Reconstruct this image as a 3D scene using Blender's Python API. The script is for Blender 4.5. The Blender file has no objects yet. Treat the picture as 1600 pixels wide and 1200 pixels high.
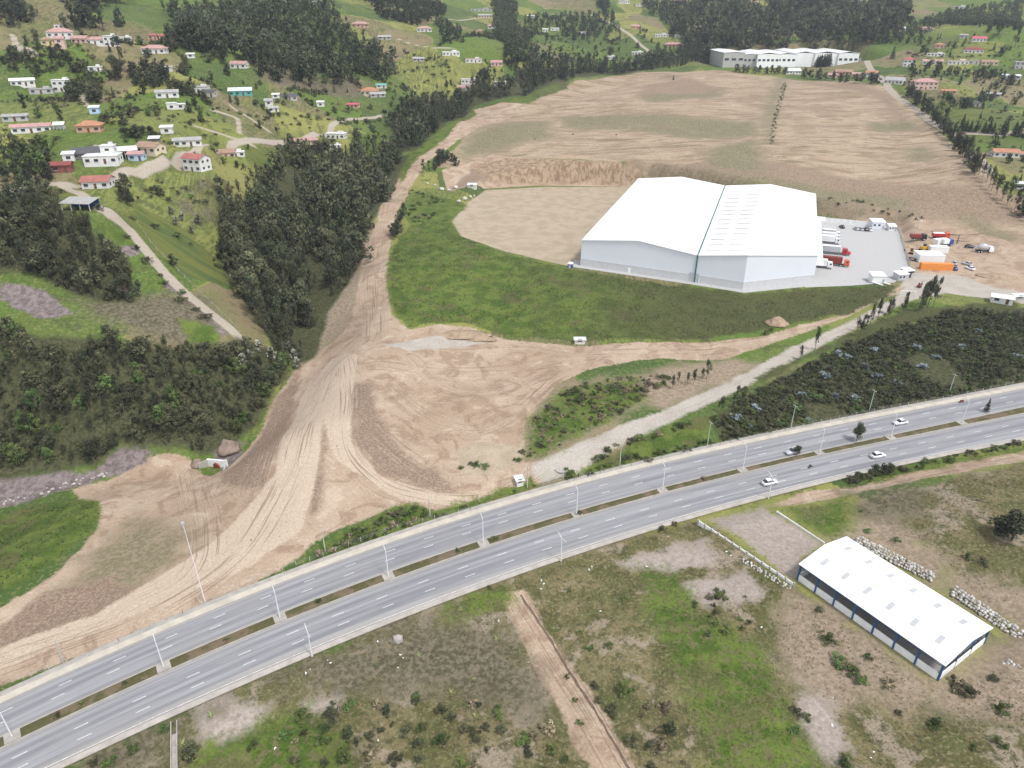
import bpy, bmesh, math, random
import numpy as np
from mathutils import Vector, Matrix, noise as mnoise
random.seed(7); RNG = np.random.default_rng(7)
R = math.radians
scene = bpy.context.scene
C = scene.collection

# ------------------------------------------------------------------ camera, sky, sun, exposure
CAM_H, PITCH, FPX = 115.0, R(28.0), 1110.0
cam_d = bpy.data.cameras.new('camera'); cam = bpy.data.objects.new('camera', cam_d); C.objects.link(cam)
cam.location = (0, 0, CAM_H); cam.rotation_euler = (math.pi/2 - PITCH, 0, 0)
cam_d.sensor_width = 36.0; cam_d.lens = FPX/1600*36.0; cam_d.clip_end = 8000; cam_d.clip_start = 1
scene.camera = cam
SUN_EL, SUN_AZ = R(60), R(135)          # azimuth from +Y towards +X
w = bpy.data.worlds.new('World'); scene.world = w; w.use_nodes = True
nt = w.node_tree
sky = nt.nodes.new('ShaderNodeTexSky'); sky.sky_type = 'NISHITA'; sky.sun_disc = False
sky.sun_elevation = SUN_EL; sky.sun_rotation = SUN_AZ; sky.altitude = 2500; sky.air_density = 1.0; sky.dust_density = 4.0
hsv = nt.nodes.new('ShaderNodeHueSaturation'); hsv.inputs['Saturation'].default_value = 0.22
nt.links.new(sky.outputs[0], hsv.inputs['Color'])
nt.links.new(hsv.outputs[0], nt.nodes['Background'].inputs[0]); nt.nodes['Background'].inputs[1].default_value = 0.15
sun_d = bpy.data.lights.new('sun', 'SUN'); sun_d.energy = 1.5; sun_d.angle = R(10); sun_d.color = (1, .975, .94)
sun = bpy.data.objects.new('sun', sun_d); C.objects.link(sun)
sd = Vector((math.sin(SUN_AZ)*math.cos(SUN_EL), math.cos(SUN_AZ)*math.cos(SUN_EL), math.sin(SUN_EL)))
sun.rotation_euler = sd.to_track_quat('Z', 'Y').to_euler(); sun.location = sd*400
vs = scene.view_settings; vs.view_transform = 'Standard'; vs.look = 'None'; vs.gamma = 1; vs.use_curve_mapping = False
vs.exposure = 1.05
scene.render.engine = 'CYCLES'; scene.cycles.use_denoising = True
scene.cycles.max_bounces = 5; scene.cycles.diffuse_bounces = 2; scene.cycles.glossy_bounces = 2; scene.cycles.transparent_max_bounces = 6

# ------------------------------------------------------------------ photograph pixel -> viewing ray
def rays(P):
    P = np.atleast_2d(np.asarray(P, float)); dx = (P[:, 0]-800)/FPX; dy = -(P[:, 1]-600)/FPX
    c, s = math.cos(PITCH), math.sin(PITCH)
    return np.c_[dx, c+dy*s, -s+dy*c]
def onplane(P, z):                     # points of the rays at height z (number or per-point)
    r = rays(P); t = (np.asarray(z)-CAM_H)/r[:, 2]
    return np.c_[r*t[:, None]] + np.array([0, 0, CAM_H])
ROADG = 0.03
def onroad(P):                         # the road climbs gently to the right: z = ROADG*x
    r = rays(P); t = -CAM_H/(r[:, 2]-ROADG*r[:, 0])
    return r*t[:, None] + np.array([0, 0, CAM_H])

# ------------------------------------------------------------------ highway edges (read off the photograph, fitted by smooth curves)
EA = [(0,1094),(100,1056),(200,1014),(300,971),(400,926),(450,903),(600,850),(700,815),(800,786),(900,760),(1000,732),(1100,710),(1200,687),(1300,665),(1400,645),(1500,627),(1600,607)]
EB = [(0,1145),(75,1117),(150,1085),(250,1039),(325,1008),(400,975),(450,954),(560,912),(617,888),(675,867),(732,848),(800,827),(880,803),(970,779),(1035,763),(1100,746),(1162,731),(1200,722),(1275,705),(1380,682),(1495,658),(1600,635)]
EC = [(0,1168),(100,1125),(200,1079),(300,1032),(400,990),(500,950),(600,913),(637,898),(712,870),(800,840),(900,807),(1000,780),(1100,756),(1200,732),(1300,708),(1400,687),(1500,667),(1600,646)]
ED = [(67,1200),(250,1117),(400,1053),(500,1010),(600,967),(700,927),(800,891),(900,857),(1000,827),(1087,800),(1200,771),(1300,745),(1400,722),(1500,702),(1600,682)]
RW = {}
for k, E_ in zip('ABCD', (EA, EB, EC, ED)):
    p = onroad(E_); RW[k] = np.polyfit(p[:, 0], p[:, 1], 3)
def ry(k, x): return np.polyval(RW[k], x)

# ------------------------------------------------------------------ terrain: control heights (photo pixel, height), thin plate through them
PADZ = 11.5
CP = """
850 1190 -2|600 1190 -3|400 1190 -4|1100 1190 -1|1400 1190 1|1590 1190 3|1000 950 0|1180 930 1|1590 900 6|1590 760 7|1400 800 4.5|1320 840 3|1250 1000 1.2
900 1050 -2|700 1050 -2.5|800 930 -0.5|1100 1050 0.3|1500 800 6|1590 960 5|1450 1120 2
30 900 -4|150 850 -5|100 980 -3.4|300 850 -2.5|400 800 -0.5|500 650 3.5|540 560 5|600 720 2|700 740 1.5|780 760 1.5|470 860 -1|250 930 -2.2
330 780 -5|250 775 -8|170 775 -9|60 830 -7|430 690 2
345 720 -13|240 745 -13|150 757 -14|0 790 -16|390 668 -11|440 600 -9|488 530 -6|497 440 -1|545 312 13|600 250 23|660 190 33|720 160 39
100 690 -6|200 690 -7|280 690 -7|60 620 4|160 620 6|260 620 3|350 620 -3|30 540 17|120 540 17|220 540 14|310 560 7|370 525 9
30 440 29|120 440 27|200 430 27|270 430 23|330 480 15|400 480 6|20 340 43|110 335 46|180 340 41|250 330 36|320 330 31|390 340 22|430 400 8
60 240 56|155 257 54|250 230 56|300 255 50|390 240 44|400 290 32|470 222 40|470 270 30|520 200 43|560 210 38
20 160 70|100 140 72|200 150 72|300 150 70|370 150 66|450 150 61|540 150 55|100 90 85|250 90 86|380 90 83|500 90 78|600 100 69|600 140 56|700 110 64
90 52 100|250 50 96|400 45 98|550 50 95|690 50 92|800 80 77|800 120 57|900 90 63|900 55 83|1000 60 80|1100 60 80|1000 90 62
590 500 7.5|578 430 10|610 320 17|650 250 24.5|720 190 35|800 165 38|900 138 44|1000 128 48|1100 118 52|1215 122 52|1330 125 52|1400 150 47
1000 150 43.5|1100 150 44.5|1215 150 45.5|1330 150 46|930 160 41|1100 200 35.5|1250 200 37|1000 200 34|1450 200 36|850 215 30|1100 250 28|1250 270 26|1400 270 25|1550 300 25|1480 230 32|860 250 25|1000 262 25
640 330 14|700 300 14|740 270 18|640 400 11|620 470 9|760 470 8.5|900 480 8.5|1050 500 7.5|1200 490 8|1330 470 9.5
900 538 5|700 522 6.5|1100 535 5|1200 520 6.3|1300 508 7.6|1400 460 10.8|1150 575 4.6|1000 640 3.6|880 720 2.2|700 610 4|640 660 4|850 600 4|950 570 4.6
1500 440 11.6|1590 455 11.5|1480 385 12|1560 390 13|1590 340 18|1500 340 17|1350 320 19
1500 530 8|1400 560 6.5|1300 600 5.3|1200 640 4|1590 500 10|1590 570 7.5
1230 95 61|1400 110 60|1450 150 48|1520 180 45|1590 200 42|1575 245 35|1500 130 56|1590 110 62|1450 80 74|1400 55 86|1550 50 92|1250 55 83
"""
cps = []
for ln in CP.replace('|', '\n').split('\n'):
    if ln.strip():
        u, v, z = map(float, ln.split()); cps.append(onplane([(u, v)], z)[0])
for k in 'AD':
    for x in np.linspace(-150, 230, 14): cps.append((x, ry(k, x), ROADG*x))
cps += [(-150,30,-8),(0,20,-4),(150,40,4),(280,100,10),(-240,60,-14),(-260,160,-8),(330,220,14),(300,320,14),(350,450,22),(420,600,38),(560,700,50),(700,850,75),
        (-300,260,40),(-340,340,62),(-420,450,86),(-470,560,104),(-390,650,118),(-240,760,116),(-100,980,112),(50,1120,112),(250,1180,112),(450,1150,112),(650,1150,120),(850,1050,120),
        (-700,700,150),(-500,1000,165),(0,1300,160),(500,1300,160),(1000,1300,170),(0,1800,220),(-900,1800,260),(900,1800,240),(-800,300,110),(-700,0,30),(700,0,20),(800,400,35)]
cps = np.array(cps)
def tps_fit(p, lam=2.0):
    n = len(p); d = np.hypot(p[:, None, 0]-p[None, :, 0], p[:, None, 1]-p[None, :, 1])/100
    K = np.where(d > 0, d*d*np.log(d+1e-12), 0)+np.eye(n)*lam*1e-3
    P = np.c_[np.ones(n), p[:, :2]/100]
    A = np.zeros((n+3, n+3)); A[:n, :n] = K; A[:n, n:] = P; A[n:, :n] = P.T
    return np.linalg.solve(A, np.r_[p[:, 2], 0, 0, 0])
TW = tps_fit(cps)
def tps_eval(x, y):
    out = np.empty(len(x)); n = len(cps)
    for i in range(0, len(x), 20000):
        a, b = x[i:i+20000], y[i:i+20000]
        d2 = ((a[:, None]-cps[None, :, 0])**2+(b[:, None]-cps[None, :, 1])**2)/1e4
        out[i:i+20000] = (0.5*d2*np.log(d2+1e-12))@TW[:n]+TW[n]+TW[n+1]*a/100+TW[n+2]*b/100
    return out
def seg(a, b, s): return list(np.arange(a, b, s))
GX = np.array(seg(-1500, -500, 25)+seg(-500, -280, 4)+seg(-280, -120, 2)+seg(-120, 200, 1.25)+seg(200, 330, 2)+seg(330, 620, 4)+seg(620, 1501, 25))
GY = np.array(seg(-60, 55, 6)+seg(55, 240, 1.25)+seg(240, 420, 1.7)+seg(420, 700, 2.6)+seg(700, 1150, 4.5)+seg(1150, 2300, 25))
XX, YY = np.meshgrid(GX, GY); XF, YF = XX.ravel(), YY.ravel()
# coarse evaluation of the plate, then bilinear onto the grid
cx = np.unique(np.r_[GX[::3], GX[-1]]); cy = np.unique(np.r_[GY[::3], GY[-1]])
cX, cY = np.meshgrid(cx, cy)
cZ = tps_eval(cX.ravel(), cY.ravel()).reshape(cX.shape)
def bil(gx, gy, Z, x, y):
    i = np.clip(np.searchsorted(gx, x)-1, 0, len(gx)-2); j = np.clip(np.searchsorted(gy, y)-1, 0, len(gy)-2)
    tx = np.clip((x-gx[i])/(gx[i+1]-gx[i]), 0, 1); ty = np.clip((y-gy[j])/(gy[j+1]-gy[j]), 0, 1)
    return (Z[j, i]*(1-tx)+Z[j, i+1]*tx)*(1-ty)+(Z[j+1, i]*(1-tx)+Z[j+1, i+1]*tx)*ty
ZF = bil(cx, cy, cZ, XF, YF)
def sstep(a, b, x):
    t = np.clip((x-a)/(b-a), 0, 1); return t*t*(3-2*t)
def poly_sdf(x, y, P, cap=40.0):       # signed distance (metres, positive inside) to a polygon in plan
    P = np.asarray(P)[:, :2]; out = np.full(len(x), -cap)
    m = (x > P[:, 0].min()-cap) & (x < P[:, 0].max()+cap) & (y > P[:, 1].min()-cap) & (y < P[:, 1].max()+cap)
    if not m.any(): return out
    a, b = x[m], y[m]; d = np.full(len(a), 1e9); ins = np.zeros(len(a), bool)
    for p, q in zip(P, np.roll(P, -1, 0)):
        e = q-p; L = e@e+1e-9; t = np.clip(((a-p[0])*e[0]+(b-p[1])*e[1])/L, 0, 1)
        d = np.minimum(d, np.hypot(a-p[0]-t*e[0], b-p[1]-t*e[1]))
        if p[1] != q[1]:
            c = ((p[1] > b) != (q[1] > b)) & (a < (q[0]-p[0])*(b-p[1])/(q[1]-p[1])+p[0]); ins ^= c
    out[m] = np.maximum(np.where(ins, d, -d), -cap); return out
def line_sdf(x, y, P, cap=40.0):       # distance to a polyline, signed side offset and run along it
    P = np.asarray(P)[:, :2]; d = np.full(len(x), cap); s = np.zeros(len(x)); side = np.zeros(len(x)); run = 0
    m = np.where((x > P[:, 0].min()-cap) & (x < P[:, 0].max()+cap) & (y > P[:, 1].min()-cap) & (y < P[:, 1].max()+cap))[0]
    a, b = x[m], y[m]
    for p, q in zip(P[:-1], P[1:]):
        e = q-p; L = math.sqrt(e@e+1e-9); t = np.clip(((a-p[0])*e[0]+(b-p[1])*e[1])/L/L, 0, 1)
        dd = np.hypot(a-p[0]-t*e[0], b-p[1]-t*e[1]); k = dd < d[m]; mk = m[k]
        d[mk] = dd[k]; s[mk] = run+t[k]*L; side[mk] = np.sign((a-p[0])*e[1]-(b-p[1])*e[0])[k]; run += L
    return d, d*side, s
# highway bench
dA = YF-ry('A', XF); dD = ry('D', XF)-YF
rd = np.maximum(dA, dD)                # >0 outside the carriageways (measured in y)
inx = sstep(-330, -230, XF)*(1-sstep(300, 420, XF))
# level pads: the warehouse pad and yard, the blue-framed shed's pad
padP = onplane([(893,417),(1000,433),(1085,446),(1163,457),(1275,449),(1330,446),(1400,444),(1424,430),(1440,424),(1426,395),(1405,352),(1330,345),(1280,338),(1010,292),(960,290),(850,287),(760,292),(728,318),(706,345),(720,368),(790,392)], PADZ)
s_pad = poly_sdf(XF, YF, padP); k = sstep(-5, 0.5, s_pad); ZF = ZF*(1-k)+PADZ*k
pad2P = onplane([(1085,815),(1200,783),(1300,850),(1345,836),(1570,985),(1470,1080),(1240,925)], 3.0)
s_pad2 = poly_sdf(XF, YF, pad2P); k = sstep(-7, 0.0, s_pad2); ZF = ZF*(1-k)+3.0*k
k = (1-sstep(3.0, 12.0, rd))*inx
ZF = ZF*(1-k)+(ROADG*XF-0.25)*k
# gentle unevenness everywhere off the paved ground
def vnoise(x, y, sc, seed):
    r = np.random.default_rng(seed); T = r.standard_normal((128, 128)); a, b = x/sc, y/sc
    i, j = np.floor(a).astype(int), np.floor(b).astype(int); fx, fy = a-i, b-j; fx = fx*fx*(3-2*fx); fy = fy*fy*(3-2*fy)
    g = lambda p, q: T[p % 128, q % 128]
    return (g(i, j)*(1-fx)+g(i+1, j)*fx)*(1-fy)+(g(i, j+1)*(1-fx)+g(i+1, j+1)*fx)*fy
keep = sstep(3, 14, rd)*(1-sstep(-6, 1, s_pad))*(1-sstep(-6, 1, s_pad2))
far = sstep(250, 700, np.hypot(XF, YF))
ZF = ZF+keep*(vnoise(XF, YF, 9, 1)*.16+vnoise(XF, YF, 3.7, 2)*.08+vnoise(XF, YF, 26, 3)*.5*(0.4+far)+far*vnoise(XF, YF, 60, 4)*1.2)
def hgt(x, y): return bil(GX, GY, ZF.reshape(XX.shape), np.atleast_1d(np.asarray(x, float)), np.atleast_1d(np.asarray(y, float)))
def at(P):                              # where the viewing rays of photo pixels first meet the terrain
    r = rays(P); n = len(r); r = r/np.linalg.norm(r, axis=1)[:, None]
    T = np.r_[np.arange(60, 400, 2.0), np.arange(400, 2200, 5.0)]
    t = np.full(n, 2200.0); done = np.zeros(n, bool); prev = np.full(n, 60.0)
    px = r[:, 0:1]*T; py = r[:, 1:2]*T; pz = CAM_H+r[:, 2:3]*T
    Zt = hgt(px.ravel(), py.ravel()).reshape(px.shape); below = pz < Zt
    hit = below.any(1); k = np.argmax(below, 1)
    lo = T[np.maximum(k-1, 0)]; hi = T[k]
    for _ in range(12):
        mid = (lo+hi)/2; b = CAM_H+r[:, 2]*mid < hgt(r[:, 0]*mid, r[:, 1]*mid); hi = np.where(b, mid, hi); lo = np.where(b, lo, mid)
    t = np.where(hit, hi, 1400.0)
    p = r*t[:, None]; return np.c_[p[:, 0], p[:, 1], np.where(hit, hgt(p[:, 0], p[:, 1]), CAM_H+p[:, 2])]
def at1(u, v): return at([(u, v)])[0]

# ------------------------------------------------------------------ node helpers
class NB:
    def __init__(s, name):
        s.m = bpy.data.materials.new(name); s.m.use_nodes = True; s.t = s.m.node_tree
        s.b = s.t.nodes['Principled BSDF']; s.b.inputs['Roughness'].default_value = .9
        s.b.inputs['Specular IOR Level'].default_value = .2
    def n(s, k, **kw):
        o = s.t.nodes.new('ShaderNode'+k)
        for a, v in kw.items(): setattr(o, a, v)
        return o
    def put(s, sock, v):
        if isinstance(v, bpy.types.NodeSocket): s.t.links.new(v, sock)
        elif isinstance(v, (tuple, list)) and len(v) == 3 and sock.type == 'RGBA': sock.default_value = (*v, 1)
        else: sock.default_value = v
    def mth(s, op, a, b=0.0):
        o = s.n('Math', operation=op); s.put(o.inputs[0], a); s.put(o.inputs[1], b); return o.outputs[0]
    def mix(s, f, a, b):
        o = s.n('MixRGB'); s.put(o.inputs[0], f); s.put(o.inputs[1], a); s.put(o.inputs[2], b); return o.outputs[0]
    def att(s, name): return s.n('Attribute', attribute_name=name).outputs['Fac']
    def pos(s): return s.n('NewGeometry').outputs['Position']
    def vec(s, x, y, z=0.0):
        o = s.n('CombineXYZ'); s.put(o.inputs[0], x); s.put(o.inputs[1], y); s.put(o.inputs[2], z); return o.outputs[0]
    def scl(s, v, x, y, z):
        o = s.n('VectorMath', operation='MULTIPLY'); s.put(o.inputs[0], v); o.inputs[1].default_value = (x, y, z); return o.outputs[0]
    def noise(s, v, sc, det=3.0, rough=.55, dist=0.0):
        o = s.n('TexNoise'); s.put(o.inputs['Vector'], v); o.inputs['Scale'].default_value = sc
        o.inputs['Detail'].default_value = det; o.inputs['Roughness'].default_value = rough; o.inputs['Distortion'].default_value = dist
        return o.outputs['Fac']
    def ss(s, v, a, b, lo=0.0, hi=1.0):
        o = s.n('MapRange', interpolation_type='SMOOTHSTEP'); s.put(o.inputs[0], v)
        for i, q in zip((1, 2, 3, 4), (a, b, lo, hi)): s.put(o.inputs[i], q)
        return o.outputs[0]
    def bump(s, h, st=.4, d=.3):
        o = s.n('Bump'); o.inputs['Strength'].default_value = st; o.inputs['Distance'].default_value = d
        s.put(o.inputs['Height'], h); s.t.links.new(o.outputs[0], s.b.inputs['Normal'])
    def col(s, c): s.put(s.b.inputs['Base Color'], c); return s
def flat(name, c, rough=.7, var=.12, sc=.6, spec=.2, metal=0.0):
    """plain paint / plaster / metal with faint weathering"""
    m = NB(name); g = m.n('TexCoord').outputs['Object']
    a = m.noise(g, sc, 4); b = m.noise(g, sc*9, 2)
    f = m.mth('ADD', m.mth('MULTIPLY', a, .7), m.mth('MULTIPLY', b, .3))
    m.col(m.mix(m.ss(f, .3, .7), tuple(x*(1-var) for x in c), tuple(min(1, x*(1+var*.6)) for x in c)))
    m.b.inputs['Roughness'].default_value = rough; m.b.inputs['Specular IOR Level'].default_value = spec; m.b.inputs['Metallic'].default_value = metal
    return m.m

def pxm(u, v, P):                       # metres per photo pixel at a ground point
    c, s = math.cos(PITCH), math.sin(PITCH); return (P[1]*c-(P[2]-CAM_H)*s)/FPX
# ------------------------------------------------------------------ houses: column, row, width in the photo; depth ratio, storeys, roof kind, wall, roof, turn
HS = """
93 55 38 .6 1 H w k 5|broad white hillside house with pink roof, highest of the upper left cluster
93 45 14 1 1 F w k 5|small white upper block standing just above the highest pink roofed house
122 63 24 .7 1 G p k -20|pink gabled house right of the highest white house at upper left
74 68 18 .9 1 H y n 10|tan roofed small house at the left of the upper left cluster
95 77 14 1 2 G p k 0|narrow cream two-storey house at the bottom of the upper left cluster
149 68 28 .6 1 G w k 10|long pink roofed house right of the pair of dark round trees
172 73 18 .9 2 F w w -15|white two-storey house with flat roof beside the big dark tree, upper left
196 65 20 .6 1 F w w 12|white flat-roofed house behind the top of the big dark tree
240 84 36 .55 1 H w k -8|wide house with low pink hip roof alone below the red roofs, upper left
239 61 14 .8 1 H s r 0|small red roofed house, left one of two on the upper left meadow
258 62 18 .6 1 G s r 0|red roofed house, right one of two on the upper left meadow
290 35 22 .7 1 G p k 0|pale pink house high among trees at upper left
366 26 12 .8 1 G w k 0|tiny purple-roofed house at the forest edge above the meadow
372 107 26 .6 1 G w k -15|white house with pink roof right of the dark round trees
36 132 34 .4 1 G w w 10|pale greenhouse-like shed with white roof on the left slope
97 142 26 .6 2 F w w -8|white block house with arched front on the left slope
65 147 34 .4 0 F g g 0|low grey concrete terrace between two white houses, left slope
149 112 20 .4 0 F w w 0|low white roofed shed under the small brown field
148 178 13 .8 1 S b w 0|tiny bluish shed with white roof at the hedge
24 190 36 .4 0 S g g 0|low grey roofed barn at the left edge
50 208 56 .28 1 G w k 4|very long white farmhouse with pale pink roof at the left
92 203 13 .8 0 O w w 0|little open pergola left of the terracotta hip roof
139 207 36 .7 1 H o o -5|orange house with terracotta hip roof
186 243 56 .42 1 O d w 10|large open barn with white metal roof
228 239 36 .75 1 G c n -30|cream house with beige gable roof right of the white barn
242 227 15 .9 1 S d w 0|small dark hut with white roof behind the cream house
213 251 24 .6 1 G b k -10|small pale blue house with white front on the lane
160 263 52 .55 1 F w w -8|white stepped house with parapets along the lane
172 254 20 .8 2 F w w -8|taller white block of the stepped house on the lane
109 255 14 .8 1 S w w 0|small white-roofed outbuilding left of the stepped house
96 270 30 .6 1 G m m -8|dark red roofed shed left of the stepped white house
135 249 42 .8 0 S d d 8|black shade-net shelter behind the white stepped house
150 295 42 .7 1 G w r -10|house with bright red roof and white awning below the lane
294 229 42 .35 1 G w g 5|long white house with greyish roof and dark windows above the lane
347 237 38 .5 1 G p n 4|long dull pink building beside the lane
369 246 28 .4 0 F w w 10|low white greenhouse beside the lane
301 268 36 .7 2 G w r -35|two-storey white house with red roof below the lane
261 209 18 .6 1 S w w 0|small white hut right of the row of dark hedge trees
262 153 34 .4 1 G w g 5|white grey-roofed house left of the leafy cluster
310 142 28 .6 1 F w g -10|white house at the top of the leafy cluster
325 152 22 .6 1 S g d -10|dark roofed house at the right of the leafy cluster
268 168 14 .8 1 F w w 0|tiny white hut below the leafy cluster
283 171 12 .6 0 F w w 0|low white slab roof below the leafy cluster
376 150 36 .6 1 S t w 5|turquoise house with flat white roof
262 112 14 .6 0 S w g 0|little grey shed on the small road, upper left
298 91 12 .6 0 S w w 0|tiny white shed below the upper left meadow
119 330 50 .55 1 O u g -25|open shelter with grey sheet roof and blue furniture beside the dirt lane
420 163 12 1 1 G w g 0|small white cottage left of the dark roofed house on the green slope
453 158 24 .5 1 G g d 10|dark roofed grey house on the green slope
428 175 16 .6 0 G w g 10|low pale shed below the small cottage on the green slope
431 154 10 .6 0 S w w 0|tiny white roof above the small cottage
501 167 11 .8 1 S w w 0|tiny white house beside a round dark bush
550 169 20 .5 0 S s h -15|shed with vivid hot-pink roof
577 143 28 .7 1 H c o 0|house with large orange hip roof beside the bare field
596 138 16 .5 0 G w t 0|little teal roofed shed behind the orange hip roof
591 152 24 .5 0 G g g 10|grey roofed sheds in front of the orange hip roof
473 228 48 .3 1 H p k 5|long pink tiled house inside a black walled compound
525 236 18 .6 1 F w w 10|white modern house in front of the two round white walls
524 217 30 .5 1 F w w -15|white low house behind a rounded tree, above the modern one
563 43 26 .5 1 H s k 0|house with pink hip roof on the distant green hill
601 62 20 .5 0 G g g 0|grey low farm building beside the rounded tree on the distant hill
663 50 24 .6 1 H w k 0|white house with pinkish roof on the distant hill above the road
705 87 28 .4 1 F w w 10|long white flat house along the distant road
740 98 26 .5 1 F w k 0|white and pink house right of the long flat one
776 103 18 .7 1 G p k 0|pinkish house at the end of the distant road
735 124 30 .4 1 F w w 0|white flat roof seen over the dark trees
725 142 20 .6 1 G w k 0|white house with pinkish roof half hidden in dark trees
781 134 20 .5 1 F g w 0|grey-white building behind the dark trees
654 96 18 .5 0 G g g 0|grey roofed hut on the yellow meadow
622 24 26 .4 1 G g d 0|long dark roofed house near the top centre
650 20 13 1 1 G c n 0|tan house near the top centre
676 8 10 1 2 F b w 0|narrow blue house at the top centre
752 18 34 .3 1 F g g 0|long grey building at the top, left of the tall tree
758 28 22 .4 1 G c g 0|cream farmhouse below the long grey building
769 45 14 .6 1 G w k 0|small whitish house left of the tall dark tree
750 53 12 .8 1 H y n 0|small yellowish house below the distant hedge
496 12 16 .7 2 F g w 0|pale block of two floors at the top behind the forest
852 50 9 .8 1 S w w 0|tiny white house, left of a pair on the far slope
867 48 14 .6 1 F w w 0|small white house, right of a pair on the far slope
910 54 13 .7 1 F w k 0|small white house in the dark grove on the far slope
954 93 17 .7 1 F w w 0|white house behind the row of pines
996 86 18 .6 1 F w w 0|white house at the foot of the pale dirt road
993 45 13 .8 1 G s k 0|small pinkish house near the slanting dirt road
1034 58 22 .5 1 F w w 10|white houses group, the largest one right of the dirt road
1062 59 16 .5 1 F w w 0|white house right of the largest one by the dirt road
1053 73 30 .4 0 H s k 0|long salmon roof below the white houses by the dirt road
975 6 18 .5 1 F w w 0|white building at the top edge right of the tall trees
1000 10 14 .5 1 F w w 0|second white building at the top edge right of the tall trees
1063 6 22 .5 1 G s k 0|salmon house at the top edge beside the far forest
830 28 12 .5 0 S w w 0|tiny bright roof in the far dark grove
1362 118 18 .7 1 G w o 0|orange roofed building beside the end of the factory
1318 117 26 .5 1 G s n 0|brownish house behind the trees at the field edge
1300 122 14 .7 1 G c k 0|small beige house between the trees at the field edge
1340 121 18 .6 1 G s k 0|salmon house behind the trees right of the brownish one
1395 131 28 .7 1 G w g -25|white house with grey roof at the corner of the field
1420 104 18 .9 2 H w r 0|tall house with red hip roof near the corner of the field
1457 101 30 .4 1 G w k 0|white row house with pink roof, left of the dark tree group
1497 101 30 .4 1 F w k 0|white row house with purple-pink roof and dark windows
1521 100 16 .5 1 F g g 0|grey row house between two pink roofs
1546 102 24 .5 1 G c n 0|beige row house at the right of the row
1446 140 36 .6 2 H p k 10|big pink two-storey house with rounded roof and terrace
1482 147 22 .5 0 S s o 0|low salmon wall-like house right of the big pink house
1468 75 13 .8 1 H s o 0|small orange roofed house on the green strip
1521 83 28 .5 1 H w m 0|wide house with dark pink stacked roofs on the green strip
1530 65 20 .6 1 G w h 0|house with hot pink roof, upper right
1506 60 12 .8 1 S g g 0|grey shed left of the hot pink roof
1462 88 26 .2 0 F w w 0|long low white wall-like shed on the green strip
1405 49 18 .6 1 G w w 0|white house at the edge of the far wood
1447 50 22 .6 1 H w k 0|white house with pink roof at the edge of the far wood
1551 152 20 .6 0 S g g -15|grey plain shed beside the flowering trees
1522 166 18 .7 0 H g d 0|small open hut with dark hip roof on the yellow meadow
1596 108 20 .8 2 F g g 0|tall grey house at the right edge
1580 124 26 .4 1 S w w 0|long white roof at the right edge below the tall grey house
1572 246 38 .5 1 G w o 8|white house with orange tiled roof at the right edge
1599 248 18 .6 1 G w o 8|second orange roof cut off by the right edge
1592 296 16 .7 1 S w w 0|small white roof low at the right edge
1500 14 18 .5 1 F w w 0|pale house in the far wood at the top right
1340 4 22 .5 1 F w k 0|pale pinkish house at the top edge over the far wood
1180 8 14 .5 1 G w k 0|small pink house at the top in the far wood
"""
HPADS = []
for ln in HS.strip().split('\n'):
    a, lb = ln.split('|'); q = a.split(); HPADS.append((q, lb, at1(float(q[0]), float(q[1]))))
for q, lb, p in HPADS:
    W = max(4.5, min(34, float(q[2])*pxm(0, 0, p)*.96)); D = max(4.0, W*float(q[3])); rz = R(float(q[8]))+math.atan2(-p[0], p[1])*.6
    cx_, cy_ = p[0]-math.sin(rz)*D/2, p[1]+math.cos(rz)*D/2; dx, dy = XF-cx_, YF-cy_; m = np.hypot(dx, dy) < W+D+14
    lx = np.abs(dx[m]*math.cos(rz)+dy[m]*math.sin(rz))-W/2; ly = np.abs(-dx[m]*math.sin(rz)+dy[m]*math.cos(rz))-D/2
    dd = np.hypot(np.maximum(lx, 0), np.maximum(ly, 0)); k = 1-sstep(2.2, 8.5, dd); ZF[m] = ZF[m]*(1-k)+p[2]*k
FP = at1(1235, 106); k_ = pxm(0, 0, FP); dx, dy = XF-FP[0]-2*k_, YF-FP[1]-34; dd = np.hypot(np.maximum(np.abs(dx)-112*k_, 0), np.maximum(np.abs(dy)-36, 0)); k = 1-sstep(2, 22, dd); ZF = ZF*(1-k)+FP[2]*k   # factory platform
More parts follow.
